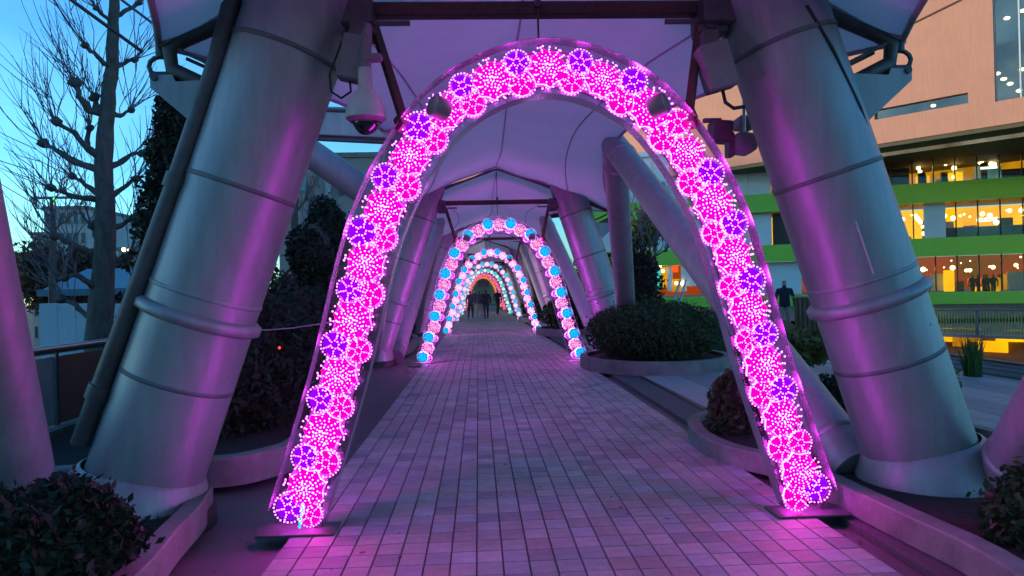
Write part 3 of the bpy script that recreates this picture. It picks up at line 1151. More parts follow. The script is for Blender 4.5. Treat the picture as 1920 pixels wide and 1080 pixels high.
# ================================================================== PLANTERS
def curb_ring(poly, wdt, h, name, label, group='planters beside the path', z0=0.0):
    """planter: concrete curb swept around a closed polygon + soil"""
    cx = sum(p[0] for p in poly) / len(poly); cyy = sum(p[1] for p in poly) / len(poly)
    t = thing(name, (cx, cyy, z0), label, 'planter', group)
    n = len(poly)
    inner = []
    for i_ in range(n):
        p = Vector(poly[i_]); a = Vector(poly[i_ - 1]); b = Vector(poly[(i_ + 1) % n])
        tg = (b - a).normalized(); nr = Vector((-tg.y, tg.x))
        inner.append(p + nr * wdt)
    m = MB()
    for i_ in range(n):
        j = (i_ + 1) % n
        o0, o1, i0, i1 = Vector(poly[i_]), Vector(poly[j]), inner[i_], inner[j]
        bo0, bo1 = o0.lerp(i0, .08), o1.lerp(i1, .08)
        m.add([(o0.x, o0.y, z0), (o1.x, o1.y, z0), (o1.x, o1.y, z0 + h - .012), (o0.x, o0.y, z0 + h - .012),
               (bo0.x, bo0.y, z0 + h), (bo1.x, bo1.y, z0 + h), (i1.x, i1.y, z0 + h), (i0.x, i0.y, z0 + h), (i1.x, i1.y, z0), (i0.x, i0.y, z0)],
              [(0, 1, 2, 3), (3, 2, 5, 4), (4, 5, 6, 7), (7, 6, 8, 9)], 0)
    m.build('curb', M['concrete'], t)
    m = MB(); m.prism([(p.x, p.y) for p in inner], z0 + 0.003, z0 + h - 0.06)
    m.build('soil', M['soil'], t)
    return t


def smooth_poly(pts, per=6):
    n = len(pts)
    out = []
    for i_ in range(n):
        p0, p1, p2, p3 = [Vector((*pts[(i_ + q) % n], 0)) for q in (-1, 0, 1, 2)]
        for k in range(per):
            t = k / per
            v = 0.5 * ((2 * p1) + (-p0 + p2) * t + (2 * p0 - 5 * p1 + 4 * p2 - p3) * t * t + (-p0 + 3 * p1 - 3 * p2 + p3) * t ** 3)
            out.append((v.x, v.y))
    return out


# right planter around the near column (counter-clockwise)
curb_ring(smooth_poly([(2.66, 2.6), (4.6, 2.6), (4.85, 5.0), (4.6, 7.6), (3.4, 8.5), (2.38, 8.1), (2.06, 7.2), (2.10, 6.4), (2.40, 5.75), (2.47, 4.8), (2.54, 3.9)]), 0.13, 0.17,
          'planter', 'low curved concrete planter around the nearest right column')
curb_ring(smooth_poly([(-4.3, 2.4), (-1.72, 2.4), (-1.72, 3.75), (-1.81, 4.5), (-1.90, 5.2), (-2.15, 5.7), (-3.4, 6.0), (-4.4, 5.4)]), 0.12, 0.19,
          'planter', 'low concrete planter around the nearest left column foot')
curb_ring(smooth_poly([(-4.3, 6.5), (-2.4, 6.15), (-1.78, 6.5), (-1.66, 7.4), (-1.95, 11.0), (-2.2, 13.0), (-3.6, 14.0), (-4.4, 12.0)]), 0.14, 0.24,
          'planter', 'curved concrete planter under the black hedge left of the nearest arch')
for k in range(3):
    cy0 = 14.6 + BAY * k
    poly = [(3.45 + 1.45 * math.cos(a), cy0 + 1.75 * math.sin(a)) for a in [2 * math.pi * q / 40 for q in range(40)]]
    curb_ring(poly, 0.14, 0.25, 'planter', '%s round white planter right of the path holding a clipped bush' % ['nearest', 'second', 'third'][k])
    c = (3.45, cy0, 0.70)
    bush('clipped_bush', c, (1.36, 1.60, 0.62), 22000 if k == 0 else 4000, 0.028 if k == 0 else 0.06, M['leaf_dark'],
         '%s wide clipped dark bush in the round planter right of the path' % ['nearest', 'second', 'third'][k], 20 + k, group='bushes in round planters', lump=0.10)
for k in range(1, 4):
    y0 = BAY * k
    curb_ring(smooth_poly([(-4.0, 6.9 + y0), (-2.3, 6.8 + y0), (-1.86, 7.4 + y0), (-1.80, 9 + y0), (-2.1, 12.6 + y0), (-3.6, 13.4 + y0)]), 0.14, 0.24,
              'planter', 'concrete planter left of the path in the %s bay' % ['second', 'third', 'fourth'][k - 1])
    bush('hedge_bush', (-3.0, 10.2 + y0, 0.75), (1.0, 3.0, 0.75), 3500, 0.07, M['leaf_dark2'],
         'dark bush left of the path in the %s bay' % ['second', 'third', 'fourth'][k - 1], 60 + k, group='dark bushes left of the path')
    bush('hedge_bush', (4.2, 20.0 + y0 - BAY * .55, 1.5), (1.2, 1.6, 1.35), 3500, 0.07, M['leaf_dark2'],
         'tall dark bush right of the path behind the %s planter' % ['nearest', 'second', 'third'][k - 1], 70 + k, group='dark bushes right of the path')

# near shrubs
bush('round_shrub', at(70, 1030, 3.6), (0.42, 0.42, 0.34), 9000, 0.022, M['leaf_dark2'], 'black-green shrub in the bottom left corner', 31)
bush('round_shrub', at(1985, 1010, 3.9), (0.34, 0.4, 0.42), 6000, 0.024, M['leaf_dark'], 'dark shrub cut by the right edge at the bottom', 32)
bush('small_shrub', at(1375, 765, 7.2), (0.24, 0.26, 0.36), 2600, 0.03, M['leaf_dark'], 'small leafy shrub right of the nearest arch leg, in the curved planter', 33)
bush('small_shrub', at(1512, 650, 9.5), (0.33, 0.4, 0.22), 1600, 0.045, M['leaf_lime'], 'low light green shrub between slanted tube and nearest right column', 34)
bush('small_shrub', (3.9, 7.4, 0.38), (0.5, 0.6, 0.28), 2500, 0.035, M['leaf_dark2'], 'low dark shrub behind the foot of the nearest right column', 39)
# big dark hedge left of the arch
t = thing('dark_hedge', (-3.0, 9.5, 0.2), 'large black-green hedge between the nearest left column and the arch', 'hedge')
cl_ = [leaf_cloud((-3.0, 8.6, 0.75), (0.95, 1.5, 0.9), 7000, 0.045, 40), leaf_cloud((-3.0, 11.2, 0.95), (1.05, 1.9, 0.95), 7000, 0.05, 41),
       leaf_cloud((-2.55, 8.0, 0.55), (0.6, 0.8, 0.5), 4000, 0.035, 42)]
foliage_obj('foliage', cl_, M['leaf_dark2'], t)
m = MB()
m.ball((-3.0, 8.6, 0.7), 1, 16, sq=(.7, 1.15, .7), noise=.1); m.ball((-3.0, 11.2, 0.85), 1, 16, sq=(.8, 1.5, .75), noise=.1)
m.build('dark_core', M['core'], t)
# dark round crown behind it
p = at(612, 475, 17)
t = thing('round_tree', (p.x, p.y, 0), 'dark round evergreen tree behind the hedge left of the arch', 'tree')
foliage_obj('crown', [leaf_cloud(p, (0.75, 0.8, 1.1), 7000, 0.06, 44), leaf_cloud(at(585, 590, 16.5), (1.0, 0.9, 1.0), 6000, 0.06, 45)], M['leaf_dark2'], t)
m = MB(); m.ball(p, 1, 14, sq=(.55, .6, .85), noise=.1); m.cyl((p.x, p.y, 0), p, 0.09, 0.05, 8)
m.build('trunk', M['bark'], t)
# red indicator lamp and thin wire in the hedge
m = MB(); m.ball(at(524, 652, 6.9), 0.012, 8)
o = m.build('indicator_lamp', emis('red_led', (1, 0.03, 0.01), 6, False), None, tuple(at(524, 652, 6.9)))
tag(o, 'tiny red indicator light in the dark hedge', 'indicator light')
m = MB(); m.tube([at(455, 618, 6.4), at(500, 619, 6.4), at(550, 615, 6.4), at(610, 606, 6.4), at(660, 596, 6.4)], 0.006, 6)
o = m.build('thin_wire', M['rail'], None, tuple(at(455, 618, 6.4)))
tag(o, 'thin pale wire strung from the nearest left column to the arch', 'wire')

# tall conifer behind left column
p = at(318, 330, 13)
t = thing('conifer_tree', (p.x, p.y, -5), 'tall black-green conifer standing behind the nearest left column', 'tree')
cl_ = []
zt = at(345, 170, 13).z
for q in range(13):
    f = q / 12
    z = zt - 0.3 - f * 5.2
    rr = 0.28 + 0.72 * (1 - (1 - f) ** 1.7) if f < .8 else 0.95
    cl_.append(leaf_cloud((p.x + .12 + random.uniform(-.06, .06), p.y, z), (rr, rr, 0.55), 1500, 0.055, 80 + q, shell=.5))
foliage_obj('crown', cl_, M['leaf_dark2'], t)
m = MB(); m.tube([(p.x + .1, p.y, -5), (p.x + .1, p.y, zt - 1)], [.22, .05], 10)
for q in range(6):
    m.ball((p.x + .12, p.y, zt - 1.4 - q * .8), 1, 10, sq=(.3 + .06 * q, .3 + .06 * q, .6), noise=.2)
m.build('trunk', M['bark'], t)


# ------------------------------------------------------------------ bare trees
def bare_tree(name, Y, trunk, limbs, label, seed, tw=1.0, rad=0.26, base_z=-5.0, twl=1.75, ntw=10):
    rs = random.Random(seed)
    tp = [at(x, y, Y) for x, y, _ in trunk]
    rr = [r for _, _, r in trunk]
    b0 = Vector((tp[0].x, Y, base_z))
    t = thing(name, tuple(b0), label, 'tree', 'bare winter trees')
    m = MB(); 
    pts = [b0] + tp
    fine, fr2 = [], []
    rads = [rr[0] * 1.35] + rr
    for i_ in range(len(pts) - 1):
        for q in range(4):
            u = q / 4
            j = Vector((rs.uniform(-1, 1), rs.uniform(-1, 1), 0)) * .012
            fine.append(pts[i_].lerp(pts[i_ + 1], u) + j); fr2.append((rads[i_] * (1 - u) + rads[i_ + 1] * u) * rs.uniform(.95, 1.06))
    fine.append(pts[-1]); fr2.append(rads[-1])
    m.tube(fine, fr2, 14)
    trk = m.build('trunk', M['bark'], t)
    twigs = MB()
    for limb in limbs:
        lp = [at(x, y, Y + dy) for x, y, dy in limb[0]]
        r0 = limb[1] * .78
        m = MB()
        fp, fr3 = [], []
        for i_ in range(len(lp) - 1):
            for q in range(3):
                u = q / 3
                fp.append(lp[i_].lerp(lp[i_ + 1], u) + Vector((rs.uniform(-1, 1), rs.uniform(-1, 1), rs.uniform(-1, 1))) * .02)
                f = (i_ + u) / (len(lp) - 1)
                fr3.append(r0 * (1 - .55 * f) * rs.uniform(.85, 1.2))
        fp.append(lp[-1]); fr3.append(r0 * .75)
        m.tube(fp, fr3, 9)
        m.ball(lp[-1], r0 * 1.25, 9, sq=(1.2, 1, .9), noise=.5)
        m.build('limb', M['bark'], trk)
        out = (lp[-1] - lp[0]).normalized()
        for src in [lp[-1]] * ntw + [lp[len(lp) // 2]] * (ntw // 3):
            d0 = (out * rs.uniform(.3, 1.2) + Vector((rs.uniform(-.6, .6), rs.uniform(-.8, .8), rs.uniform(.1, 1.1)))).normalized()
            L = twl * rs.uniform(.4, 1.15)
            p = Vector(src); tpz = [p.copy()]
            dd = d0.copy()
            for q in range(5):
                dd = (dd + Vector((rs.uniform(-.28, .28), rs.uniform(-.28, .28), .13))).normalized()
                p = p + dd * L / 5
                tpz.append(p.copy())
            twigs.tube(tpz, [0.011 * tw, .009 * tw, .0075 * tw, .006 * tw, .0045 * tw, .003 * tw], 4, cap=False)
            if rs.random() < .7:
                q0 = tpz[2]; dd = (d0 + Vector((rs.uniform(-.8, .8), rs.uniform(-.5, .5), rs.uniform(0, .6)))).normalized()
                twigs.tube([q0, q0 + dd * L * .3, q0 + dd * L * .55 + Vector((0, 0, .08))], [.009 * tw, .007 * tw, .004 * tw], 4, cap=False)
    o = twigs.build('twigs', M['twig'], t)
    o['kind'] = 'stuff'
    return t


TY = 15.0
bare_tree('bare_tree', TY, [(185, 640, .26), (195, 500, .215), (197, 400, .185), (195, 300, .17), (200, 215, .15), (210, 120, .12), (213, 40, .10), (216, -60, .08)], [
    ([(195, 215, 0), (168, 205, -.2), (148, 180, -.3), (140, 155, -.3)], .11),
    ([(195, 212, 0), (180, 198, .3), (178, 182, .3)], .10),
    ([(190, 300, 0), (160, 275, -.3), (140, 250, -.4), (105, 228, -.5)], .10),
    ([(163, 276, 0), (165, 255, .2), (168, 240, .2)], .08),
    ([(185, 320, 0), (140, 305, .3), (105, 282, .5), (80, 268, .6)], .11),
    ([(185, 375, 0), (145, 370, -.2), (115, 360, -.4), (95, 352, -.5)], .08),
    ([(190, 370, 0), (160, 345, .4), (135, 330, .5)], .08),
    ([(208, 215, 0), (225, 218, .2), (245, 206, .3)], .07),
    ([(205, 315, 0), (228, 303, .2), (250, 288, .3), (266, 288, .3)], .08),
    ([(205, 370, 0), (232, 352, .2), (255, 335, .2)], .08),
    ([(208, 430, 0), (235, 418, .2), (250, 408, .2)], .08),
    ([(188, 480, 0), (160, 470, -.2), (130, 455, -.3), (103, 443, -.4)], .09),
    ([(190, 460, 0), (178, 440, .2), (172, 425, .2)], .08),
    ([(212, 125, 0), (195, 118, -.2), (175, 100, -.3), (160, 85, -.3)], .07),
    ([(214, 125, 0), (232, 118, .2), (252, 112, .2)], .07),
    ([(186, 545, 0), (165, 530, -.3), (145, 515, -.4), (120, 520, -.4)], .09),
    ([(190, 600, 0), (160, 590, .3), (140, 570, .3), (115, 560, .3)], .09),
    ([(205, 500, 0), (225, 495, .2), (242, 480, .2)], .07),
    ([(214, 40, 0), (195, 30, -.2), (180, 15, -.3)], .06),
    ([(215, 30, 0), (240, 20, .2), (262, 5, .2)], .06),
], 'tall pollarded bare tree with knobbly limbs against the blue sky', 5)
# background bare trees
bare_tree('bare_tree', 34, [(98, 560, .16), (100, 430, .12), (96, 370, .06)], [([(100, 470, 0), (80, 450, 0), (60, 445, 0)], .06), ([(99, 440, 0), (112, 420, 0), (125, 415, 0)], .06),
          ([(99, 410, 0), (82, 395, 0), (70, 390, 0)], .05), ([(98, 380, 0), (108, 365, 0), (118, 360, 0)], .05)],
          'slim distant bare tree beside the far left tube', 6, tw=2.0, twl=2.2)
bare_tree('bare_tree', 26, [(553, 470, .13), (553, 400, .11), (556, 330, .07)], [([(553, 400, 0), (566, 385, 0), (575, 370, 0)], .06), ([(553, 420, 0), (545, 400, 0), (540, 385, 0)], .06),
          ([(553, 450, 0), (575, 440, 0), (590, 430, 0)], .07), ([(553, 440, 0), (570, 415, 0), (580, 405, 0)], .06)],
          'bare tree in front of the tan building between column and arch', 8, tw=1.6, twl=1.6)
bare_tree('bare_tree', 27, [(1212, 560, .14), (1206, 500, .12), (1203, 450, .08)], [([(1206, 500, 0), (1190, 470, 0), (1180, 440, 0)], .06), ([(1206, 490, 0), (1222, 460, 0), (1236, 440, 0)], .06),
          ([(1205, 470, 0), (1203, 440, 0), (1206, 415, 0)], .06), ([(1206, 510, 0), (1228, 480, 0), (1248, 470, 0)], .06)],
          'bare twiggy tree right of the second frame columns', 9, tw=1.5, base_z=0.0, twl=1.7, ntw=20)
p = at(1228, 415, 30)
t = thing('leafy_tree', (p.x, p.y, 0), 'sparse light green tree in front of the green building band', 'tree')
foliage_obj('crown', [leaf_cloud(p, (0.9, 0.9, 0.8), 1600, 0.09, 91, shell=.1), leaf_cloud(at(1205, 440, 30), (.7, .7, .6), 900, 0.09, 92, shell=.1)], M['leaf_lime'], t)
m = MB(); m.tube([(p.x, p.y, 0), (p.x - .05, p.y, 2), p], [.10, .08, .03], 8); m.build('trunk', M['bark'], t)
p = at(1195, 530, 24)
t = thing('round_tree', (p.x, p.y, 0), 'dark evergreen tree behind the bare twiggy tree', 'tree')
foliage_obj('crown', [leaf_cloud((p.x, p.y, 1.6), (0.75, 0.8, 1.5), 4500, 0.07, 95)], M['leaf_dark2'], t)
m = MB(); m.ball((p.x, p.y, 1.5), 1, 12, sq=(.5, .55, 1.1), noise=.1); m.build('dark_core', M['core'], t)
# lawn hump behind round planter
m = MB(); m.ball((6.2, 19.0, 0.0), 1.0, 28, sq=(2.2, 3.0, 0.95), noise=.0)
foot = m.build('lawn_mound', mat('dim_lawn', (0.03, 0.05, 0.015), 0.9, 0, 0.4, 5, 0.5, 30), None, (6.2, 19.0, 0))
tag(foot, kind='structure')
# white timber trestle (barrier) on the mound
t = thing('trestle', tuple(at(1272, 580, 17.0)), 'small white A-shaped trestle on the mound behind the round planter', 'trestle')
for xa, xb in ((1258, 1276), (1272, 1286)):
    m = MB(); m.cyl(at(xa, 580, 17.0), at(xb, 525, 17.2), 0.03, n=6); m.build('leg', M['white_plastic'], t)
m = MB(); m.cyl(at(1268, 548, 17.0), at(1284, 548, 17.1), 0.02, n=6); m.build('crossbar', M['white_plastic'], t)

# ================================================================== LEFT SIDE: parapet and street beyond
LPX = -4.75
t = thing('parapet_wall', (LPX, 10, 0), 'low parapet with orange and cream panels left of the walkway', 'parapet')
m = MB(); m.cyl((LPX, 1, 1.02), (LPX, 40, 1.02), 0.05, n=12); m.build('handrail', M['rail'], t)
m = MB(); m.box((LPX - .02, 20.5, 0.05), (0.14, 39, 0.22)); m.build('plinth', M['concrete'], t)
yy = 1.0
q = 0
while yy < 38:
    m = MB(); m.box((LPX, yy + .75, 0.56), (0.035, 1.42, 0.76), bev=.005)
    m.build('panel', M['orange_panel'] if q % 3 == 2 else M['cream_panel'], t)
    m = MB(); m.box((LPX + .01, yy, 0.52), (0.06, 0.06, 0.95)); m.build('post', M['rail'], t)
    yy += 1.5; q += 1

# distant pale building, left
def far_building(name, px0, px1, pyt, Y, depth, material, label, nx, nz, zb=-5.0, frame=True, win=(.5, .5)):
    a, b = at(px0, pyt, Y), at(px1, pyt, Y)
    zt_ = (a.z + b.z) / 2
    x0, x1 = a.x, b.x
    t = thing(name, ((x0 + x1) / 2, Y, zb), label, 'building')
    m = MB(); m.box(((x0 + x1) / 2, Y + depth / 2, (zt_ + zb) / 2), (x1 - x0, depth, zt_ - zb))
    m.build('wall', material, t)
    m = MB(); m.box(((x0 + x1) / 2, Y + depth / 2, zt_ + .2), (x1 - x0 + .4, depth + .4, 0.4))
    m.build('roof_edge', M['concrete'], t)
    if nx:
        cw, ch = (x1 - x0) / nx, (zt_ - zb) / nz
        for i_ in range(nx):
            for j in range(nz):
                cx_, cz_ = x0 + cw * (i_ + .5), zb + ch * (j + .55)
                m = MB(); m.box((cx_, Y - .02, cz_), (cw * win[0], .10, ch * win[1]))
                m.box((cx_, Y - .08, cz_ - ch * win[1] / 2 - .06), (cw * win[0] + .2, .16, .10), mi=1)
                m.build('window', [M['far_glass'], M['concrete']], t)
    return t


far_building('far_building', 82, 162, 392, 105, 18, M['far_wall'], 'distant pale apartment block left of the pollarded tree', 6, 7)
far_building('far_building', 60, 100, 440, 120, 14, M['far_wall'], 'lower distant pale block at the far left', 4, 5)
far_building('far_building', 222, 262, 470, 90, 14, M['far_tan'], 'low distant tan block right of the pollarded trunk', 4, 4)
tb_ = far_building('tan_building', 520, 720, 296, 62, 20, M['far_tan'], 'tan building with a pale sign between left column and arch', 0, 0)
# sign on tan building
a = at(563, 345, 61.5)
m = MB(); m.box(a, (0.9, .12, 1.1)); m.build('sign_plate', mat('pale_teal_sign', (0.2, .42, .42), .5), tb_)
for q in range(5):
    p = at(571 + q * 4.6, 340 - q * 1.1, 61.6)
    m = MB(); m.box(p, (0.13, .1, 0.85)); m.box(p + Vector((.05, 0, .2)), (0.18, .1, .12)); m.box(p + Vector((.03, 0, -.25)), (0.18, .1, .1))
    m.build('sign_letter', mat('pink_sign_letter', (0.6, .38, .36), .5), tb_)
p = at(604, 373, 61.6)
m = MB(); m.ball(p, 0.35, 12, sq=(1, .2, .8)); m.build('wall_plaque', mat('purple_plaque', (0.16, .06, .2), .5), tb_)
m = MB(); m.box(at(616, 380, 61.7), (0.4, .5, 3.6)); m.build('pilaster', M['far_wall'], tb_)
for q in range(4):
    p = at(640 + q * 18, 352, 61.8)
    m = MB(); m.box(p, (0.5, .2, 1.1)); m.build('window', M['far_glass'], tb_)

# unseen block added out of view at the left to keep the sun off the columns
far_building('unseen_sun_blocker', -5200, -1000, -190, 20, 16, M['far_wall'], 'unseen block added at the far left to keep the sun off the columns', 8, 5)
far_building('end_building', 800, 1010, 505, 98, 10, mat('olive_far_wall', (.36, .36, .20), .8, 0, .2, .4), 'low olive building closing the far end of the path', 5, 3)
# teal shed roof and hoarding
a, b = at(70, 520, 40), at(262, 520, 40)
t = thing('market_shed', ((a.x + b.x) / 2, 40, -5), 'low shed with teal sheet roof behind the bare trees on the left', 'shed')
m = MB(); m.add([(a.x, 40, at(150, 545, 40).z), (b.x, 40, at(150, 545, 40).z), (b.x, 45, a.z + .6), (a.x, 45, a.z + .6)], [(0, 1, 2, 3)])
m.box(((a.x + b.x) / 2, 39.95, at(150, 548, 40).z), (b.x - a.x, .1, .35))
m.build('roof', M['teal_roof'], t)
m = MB(); m.box(((a.x + b.x) / 2, 42.6, -2.6), (b.x - a.x - .6, 5, 4.6)); m.build('wall', M['far_tan'], t)
t = thing('hoarding', tuple(at(150, 600, 22)), 'pale blue-white hoarding behind the parapet at the left', 'hoarding')
for q in range(6):
    c = at(92 + q * 34, 598, 22)
    m = MB(); m.box(c + Vector((0, 0, -1.2)), (0.52, .05, 3.3), bev=.01); m.build('panel', M['hoarding'], t)
for q in range(7):
    p = at(80 + q * 33, 480 + random.uniform(-20, 15), 46 + q * 1.5)
    bush('street_bush', (p.x, p.y, p.z - 1.6), (2.0, 1.6, 2.2), 1300, 0.16, mat('dull_winter_leaf', (0.06, .06, .045), .9, 0, .35, 1.5, transl=.1),
         'grey-brown winter bush, %s from the left, in the street' % ['first', 'second', 'third', 'fourth', 'fifth', 'sixth', 'seventh'][q], 110 + q, group='winter bushes in the street')
# street light with green lamp
p0 = at(103, 372, 60)
t = thing('street_lamp', (p0.x, 60, -5), 'street lamp with a faint green light before the distant block', 'street lamp')
m = MB(); m.cyl((p0.x, 60, -5), (p0.x, 60, p0.z), 0.12, .08, 8); m.build('pole', M['steel_groove'], t)
m = MB(); m.box((p0.x, 60, p0.z + .05), (3.4, .3, .18), bev=.04); m.build('lamp_arm', M['steel_groove'], t)
m = MB(); m.ball((p0.x + .1, 59.8, p0.z - .1), .16, 8); m.build('lamp', emis('green_lamp', (.1, 1, .3), 2, False), t)
for px_, py_ in ((232, 468), (243, 469), (281, 503)):
    m = MB(); m.ball(at(px_, py_, 50), .14, 8)
    o = m.build('street_light', M['lamp_warm'], None, tuple(at(px_, py_, 50)))
    tag(o, 'small warm street light glimpsed at the left, %s' % {232: 'left of a close pair', 243: 'right of a close pair', 281: 'alone and lower, beside the column'}[px_], 'light', 'warm street lights')

# ================================================================== RIGHT SIDE
# parapet + rails along the deck edge
PXR = 8.45
t = thing('deck_parapet', (PXR, 12, 0), 'low grey louvred parapet along the right edge of the deck', 'parapet')
for z, h in ((0.045, 0.065), (0.118, 0.06), (0.188, 0.06)):
    m = MB(); m.box((PXR, 13, z), (0.10, 26, h), Matrix.Rotation(R(6), 3, 'Y'), bev=.01); m.build('louvre', M['parapet'], t)
m = MB(); m.box((PXR, 13, 0.238), (0.16, 26, 0.025), bev=.008); m.build('cap_rail', M['steel_dark'], t)
for q in range(9):
    m = MB(); m.box((PXR + .09, 1.5 + q * 3, 0.11), (0.06, 0.08, 0.24)); m.build('post', M['steel_dark'], t)
# clump of upright greenery before parapet
p = at(1824, 690, 11.6)
t = thing('reed_plant', (p.x, p.y, 0), 'upright green reedy plant in front of the grey parapet at right', 'plant')
m = MB(); rb = random.Random(4)
for q in range(90):
    b0 = Vector((p.x + rb.gauss(0, .05), p.y + rb.gauss(0, .07), 0))
    hh = rb.uniform(.35, .75); lx, ly = rb.gauss(0, .09), rb.gauss(0, .09)
    m.add([b0 + Vector((-.012, 0, 0)), b0 + Vector((.012, 0, 0)), b0 + Vector((lx * .4 + .010, ly * .4, hh * .6)), b0 + Vector((lx, ly, hh)), b0 + Vector((lx * .4 - .010, ly * .4, hh * .6))], [(0, 1, 2, 3, 4)])
m.build('blades', M['leaf_lime'], t)
# thin creeper at column foot
bush('creeper', at(1770, 720, 6.2), (0.08, 0.2, 0.22), 160, 0.03, M['leaf_lime'], 'thin creeper beside the foot of the nearest right column', 132)

# mesh fence on the far side of the void
A_ = R(58)
fa = Vector((14.2, 27.0, -0.22)); fu = Vector((math.cos(A_), -math.sin(A_), 0))
t = thing('mesh_fence', tuple(fa), 'olive mesh fence on the far side of the drop at right', 'fence')
fm = MB()
FL = 14.0
for q in range(int(FL / .09)):
    p = fa + fu * (q * .09 - 2)
    fm.box(p + Vector((0, 0, .42)), (0.034, .028, 0.82))
fm.build('mesh_infill', mat('olive_mesh', (0.26, .33, .10), .6, .0), t)
m = MB(); m.cyl(fa - fu * 2 + Vector((0, 0, .83)), fa + fu * (FL - 2) + Vector((0, 0, .83)), .035, n=8); m.build('top_rail', M['steel_groove'], t)
for q in range(8):
    m = MB(); p = fa + fu * (q * 2 - 2); m.cyl(p, p + Vector((0, 0, .85)), .045, n=8); m.build('post', M['steel_groove'], t)

# ---- the shopping building: local frame along the facade
AG = R(25)
F0 = Vector((32.5, 50.0, 0)); FU = Vector((math.cos(AG), -math.sin(AG), 0)); FN = Vector((-math.sin(AG), -math.cos(AG), 0))
FROT = Matrix((FU, -FN, Vector((0, 0, 1)))).transposed()


def fp(s, z, off=0.0):
    return F0 + FU * s + FN * off + Vector((0, 0, z))


def fbox(m, s0, s1, z0, z1, off0, off1, mi=0, bev=0.0):
    m.box(fp((s0 + s1) / 2, (z0 + z1) / 2, (off0 + off1) / 2), (s1 - s0, abs(off1 - off0), z1 - z0), FROT, mi, bev)
    return m


bld = thing('shopping_building', tuple(F0), 'large building with salmon wall, lime green bands and lit glass storeys at right', 'building')
S0, S1 = -25.0, 16.0
for z0, z1, off in ((7.0, 8.35, 1.2), (3.30, 4.55, 1.3), (0.02, 0.85, 1.6)):
    fbox(MB(), S0, S1, z0, z1, off, off - .35).build('green_band', M['green'], bld)
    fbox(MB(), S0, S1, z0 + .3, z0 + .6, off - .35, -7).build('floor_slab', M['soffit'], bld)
# interiors: back walls glow themselves in place of room light
zrows = [(8.4, 12.2, 'int_amber'), (4.6, 7.2, 'int_yellow'), (0.9, 3.5, 'int_red')]
for z0, z1, mk in zrows:
    fbox(MB(), S0, S1, z0, z1, -6.6, -6.9).build('glowing_back_wall', M[mk], bld)
# glass panes + mullions
for z0, z1, mk in zrows:
    s = -9.8
    while s < S1 - 1:
        if not (z0 > 4 and z0 < 5 and -1.3 < s < -.2):
            m = MB(); fbox(m, s + .04, s + 1.26, z0, z1 - .2, 0.10, 0.08); m.build('pane', M['glass'], bld)
        m = MB(); fbox(m, s - .035, s + .035, z0, z1 - .15, 0.17, 0.02); m.build('mullion', M['mullion'], bld)
        s += 1.3
# opaque pale panels at the left half
for z0, z1, mk in zrows[:2]:
    for s in (-25, -22.6, -20.2, -17.8, -15.4, -13.0):
        e_ = 2.37 if s < -13.0 else 1.6
        m = MB(); fbox(m, s, s + e_, z0, z1, 0.4, 0.15, bev=.01); m.build('wall_panel', M['white_panel'], bld)
for z0, z1 in ((4.6, 7.0), (8.4, 12.0)):
    m = MB(); fbox(m, -11.36, -9.95, z0, z1, -.2, -.5); m.build('dark_panel', M['mullion'], bld)  # dark panel added to stand in for the shade of an opening
m = MB(); fbox(m, -25, -11.2, 12.0, 12.4, .6, -.5); m.build('panel_cap', M['white_panel'], bld)
m = MB(); fbox(m, -1.35, -0.05, 4.6, 7.0, 0.35, 0.0, bev=.02); m.build('pale_pier', M['white_panel'], bld)
# ground-level shop front at left: pale wall with openings
for s0, s1, mk in ((-25, -22.0, 'white_panel'), (-15.2, -9.4, 'white_panel')):
    m = MB(); fbox(m, s0, s1, .9, 3.3, .5, .2); m.build('shop_wall', M[mk], bld)
# low glass balustrade in the yellow storey and the dining counter
m = MB(); fbox(m, 0.0, 8.0, 4.6, 5.35, -1.2, -1.3); m.build('counter', mat('grey_teal_counter', (.16, .24, .24), .5), bld)
# ceiling lamps
lamp_me = MB().ball((0, 0, 0), 0.15, 8).mesh('ceiling_lamp', M['lamp_warm'])
lamp_me2 = MB().ball((0, 0, 0), 0.17, 8).mesh('ceiling_lamp', M['lamp_white'])
rl = random.Random(3)


def lampset(pix, off, big=False):
    for px_, py_ in pix:
        # position on a plane `off` metres behind the facade
        d_ = rgt * ((px_ - 960) / FPX) + upv * ((540 - py_) / FPX) + fwd
        tt = (F0 + FN * off - CAM).dot(FN) / d_.dot(FN)
        p = CAM + d_ * tt
        o = part('ceiling_lamp', lamp_me2 if big else lamp_me, bld, tuple(p - F0))
        o.scale = (rl.uniform(.75, 1.2),) * 3


lampset([(1718, 306), (1722, 315), (1725, 322), (1727, 329), (1732, 342), (1757, 302), (1773, 308), (1789, 315), (1788, 332), (1845, 300), (1839, 304), (1893, 290), (1896, 295), (1858, 307), (1864, 308),
         (1790, 292), (1739, 294), (1714, 294)], -3)
lampset([(1661, 290), (1676, 292), (1648, 288)], -2.5, True)
lampset([(1717, 404), (1720, 409), (1723, 413), (1726, 417), (1730, 425), (1733, 438), (1755, 401), (1771, 405), (1787, 409), (1842, 401), (1856, 404), (1893, 395), (1915, 394), (1693, 411), (1868, 417)], -3)
lampset([(1786, 502), (1812, 507), (1818, 507), (1706, 518), (1731, 505), (1862, 501), (1778, 538), (1905, 497)], -3)
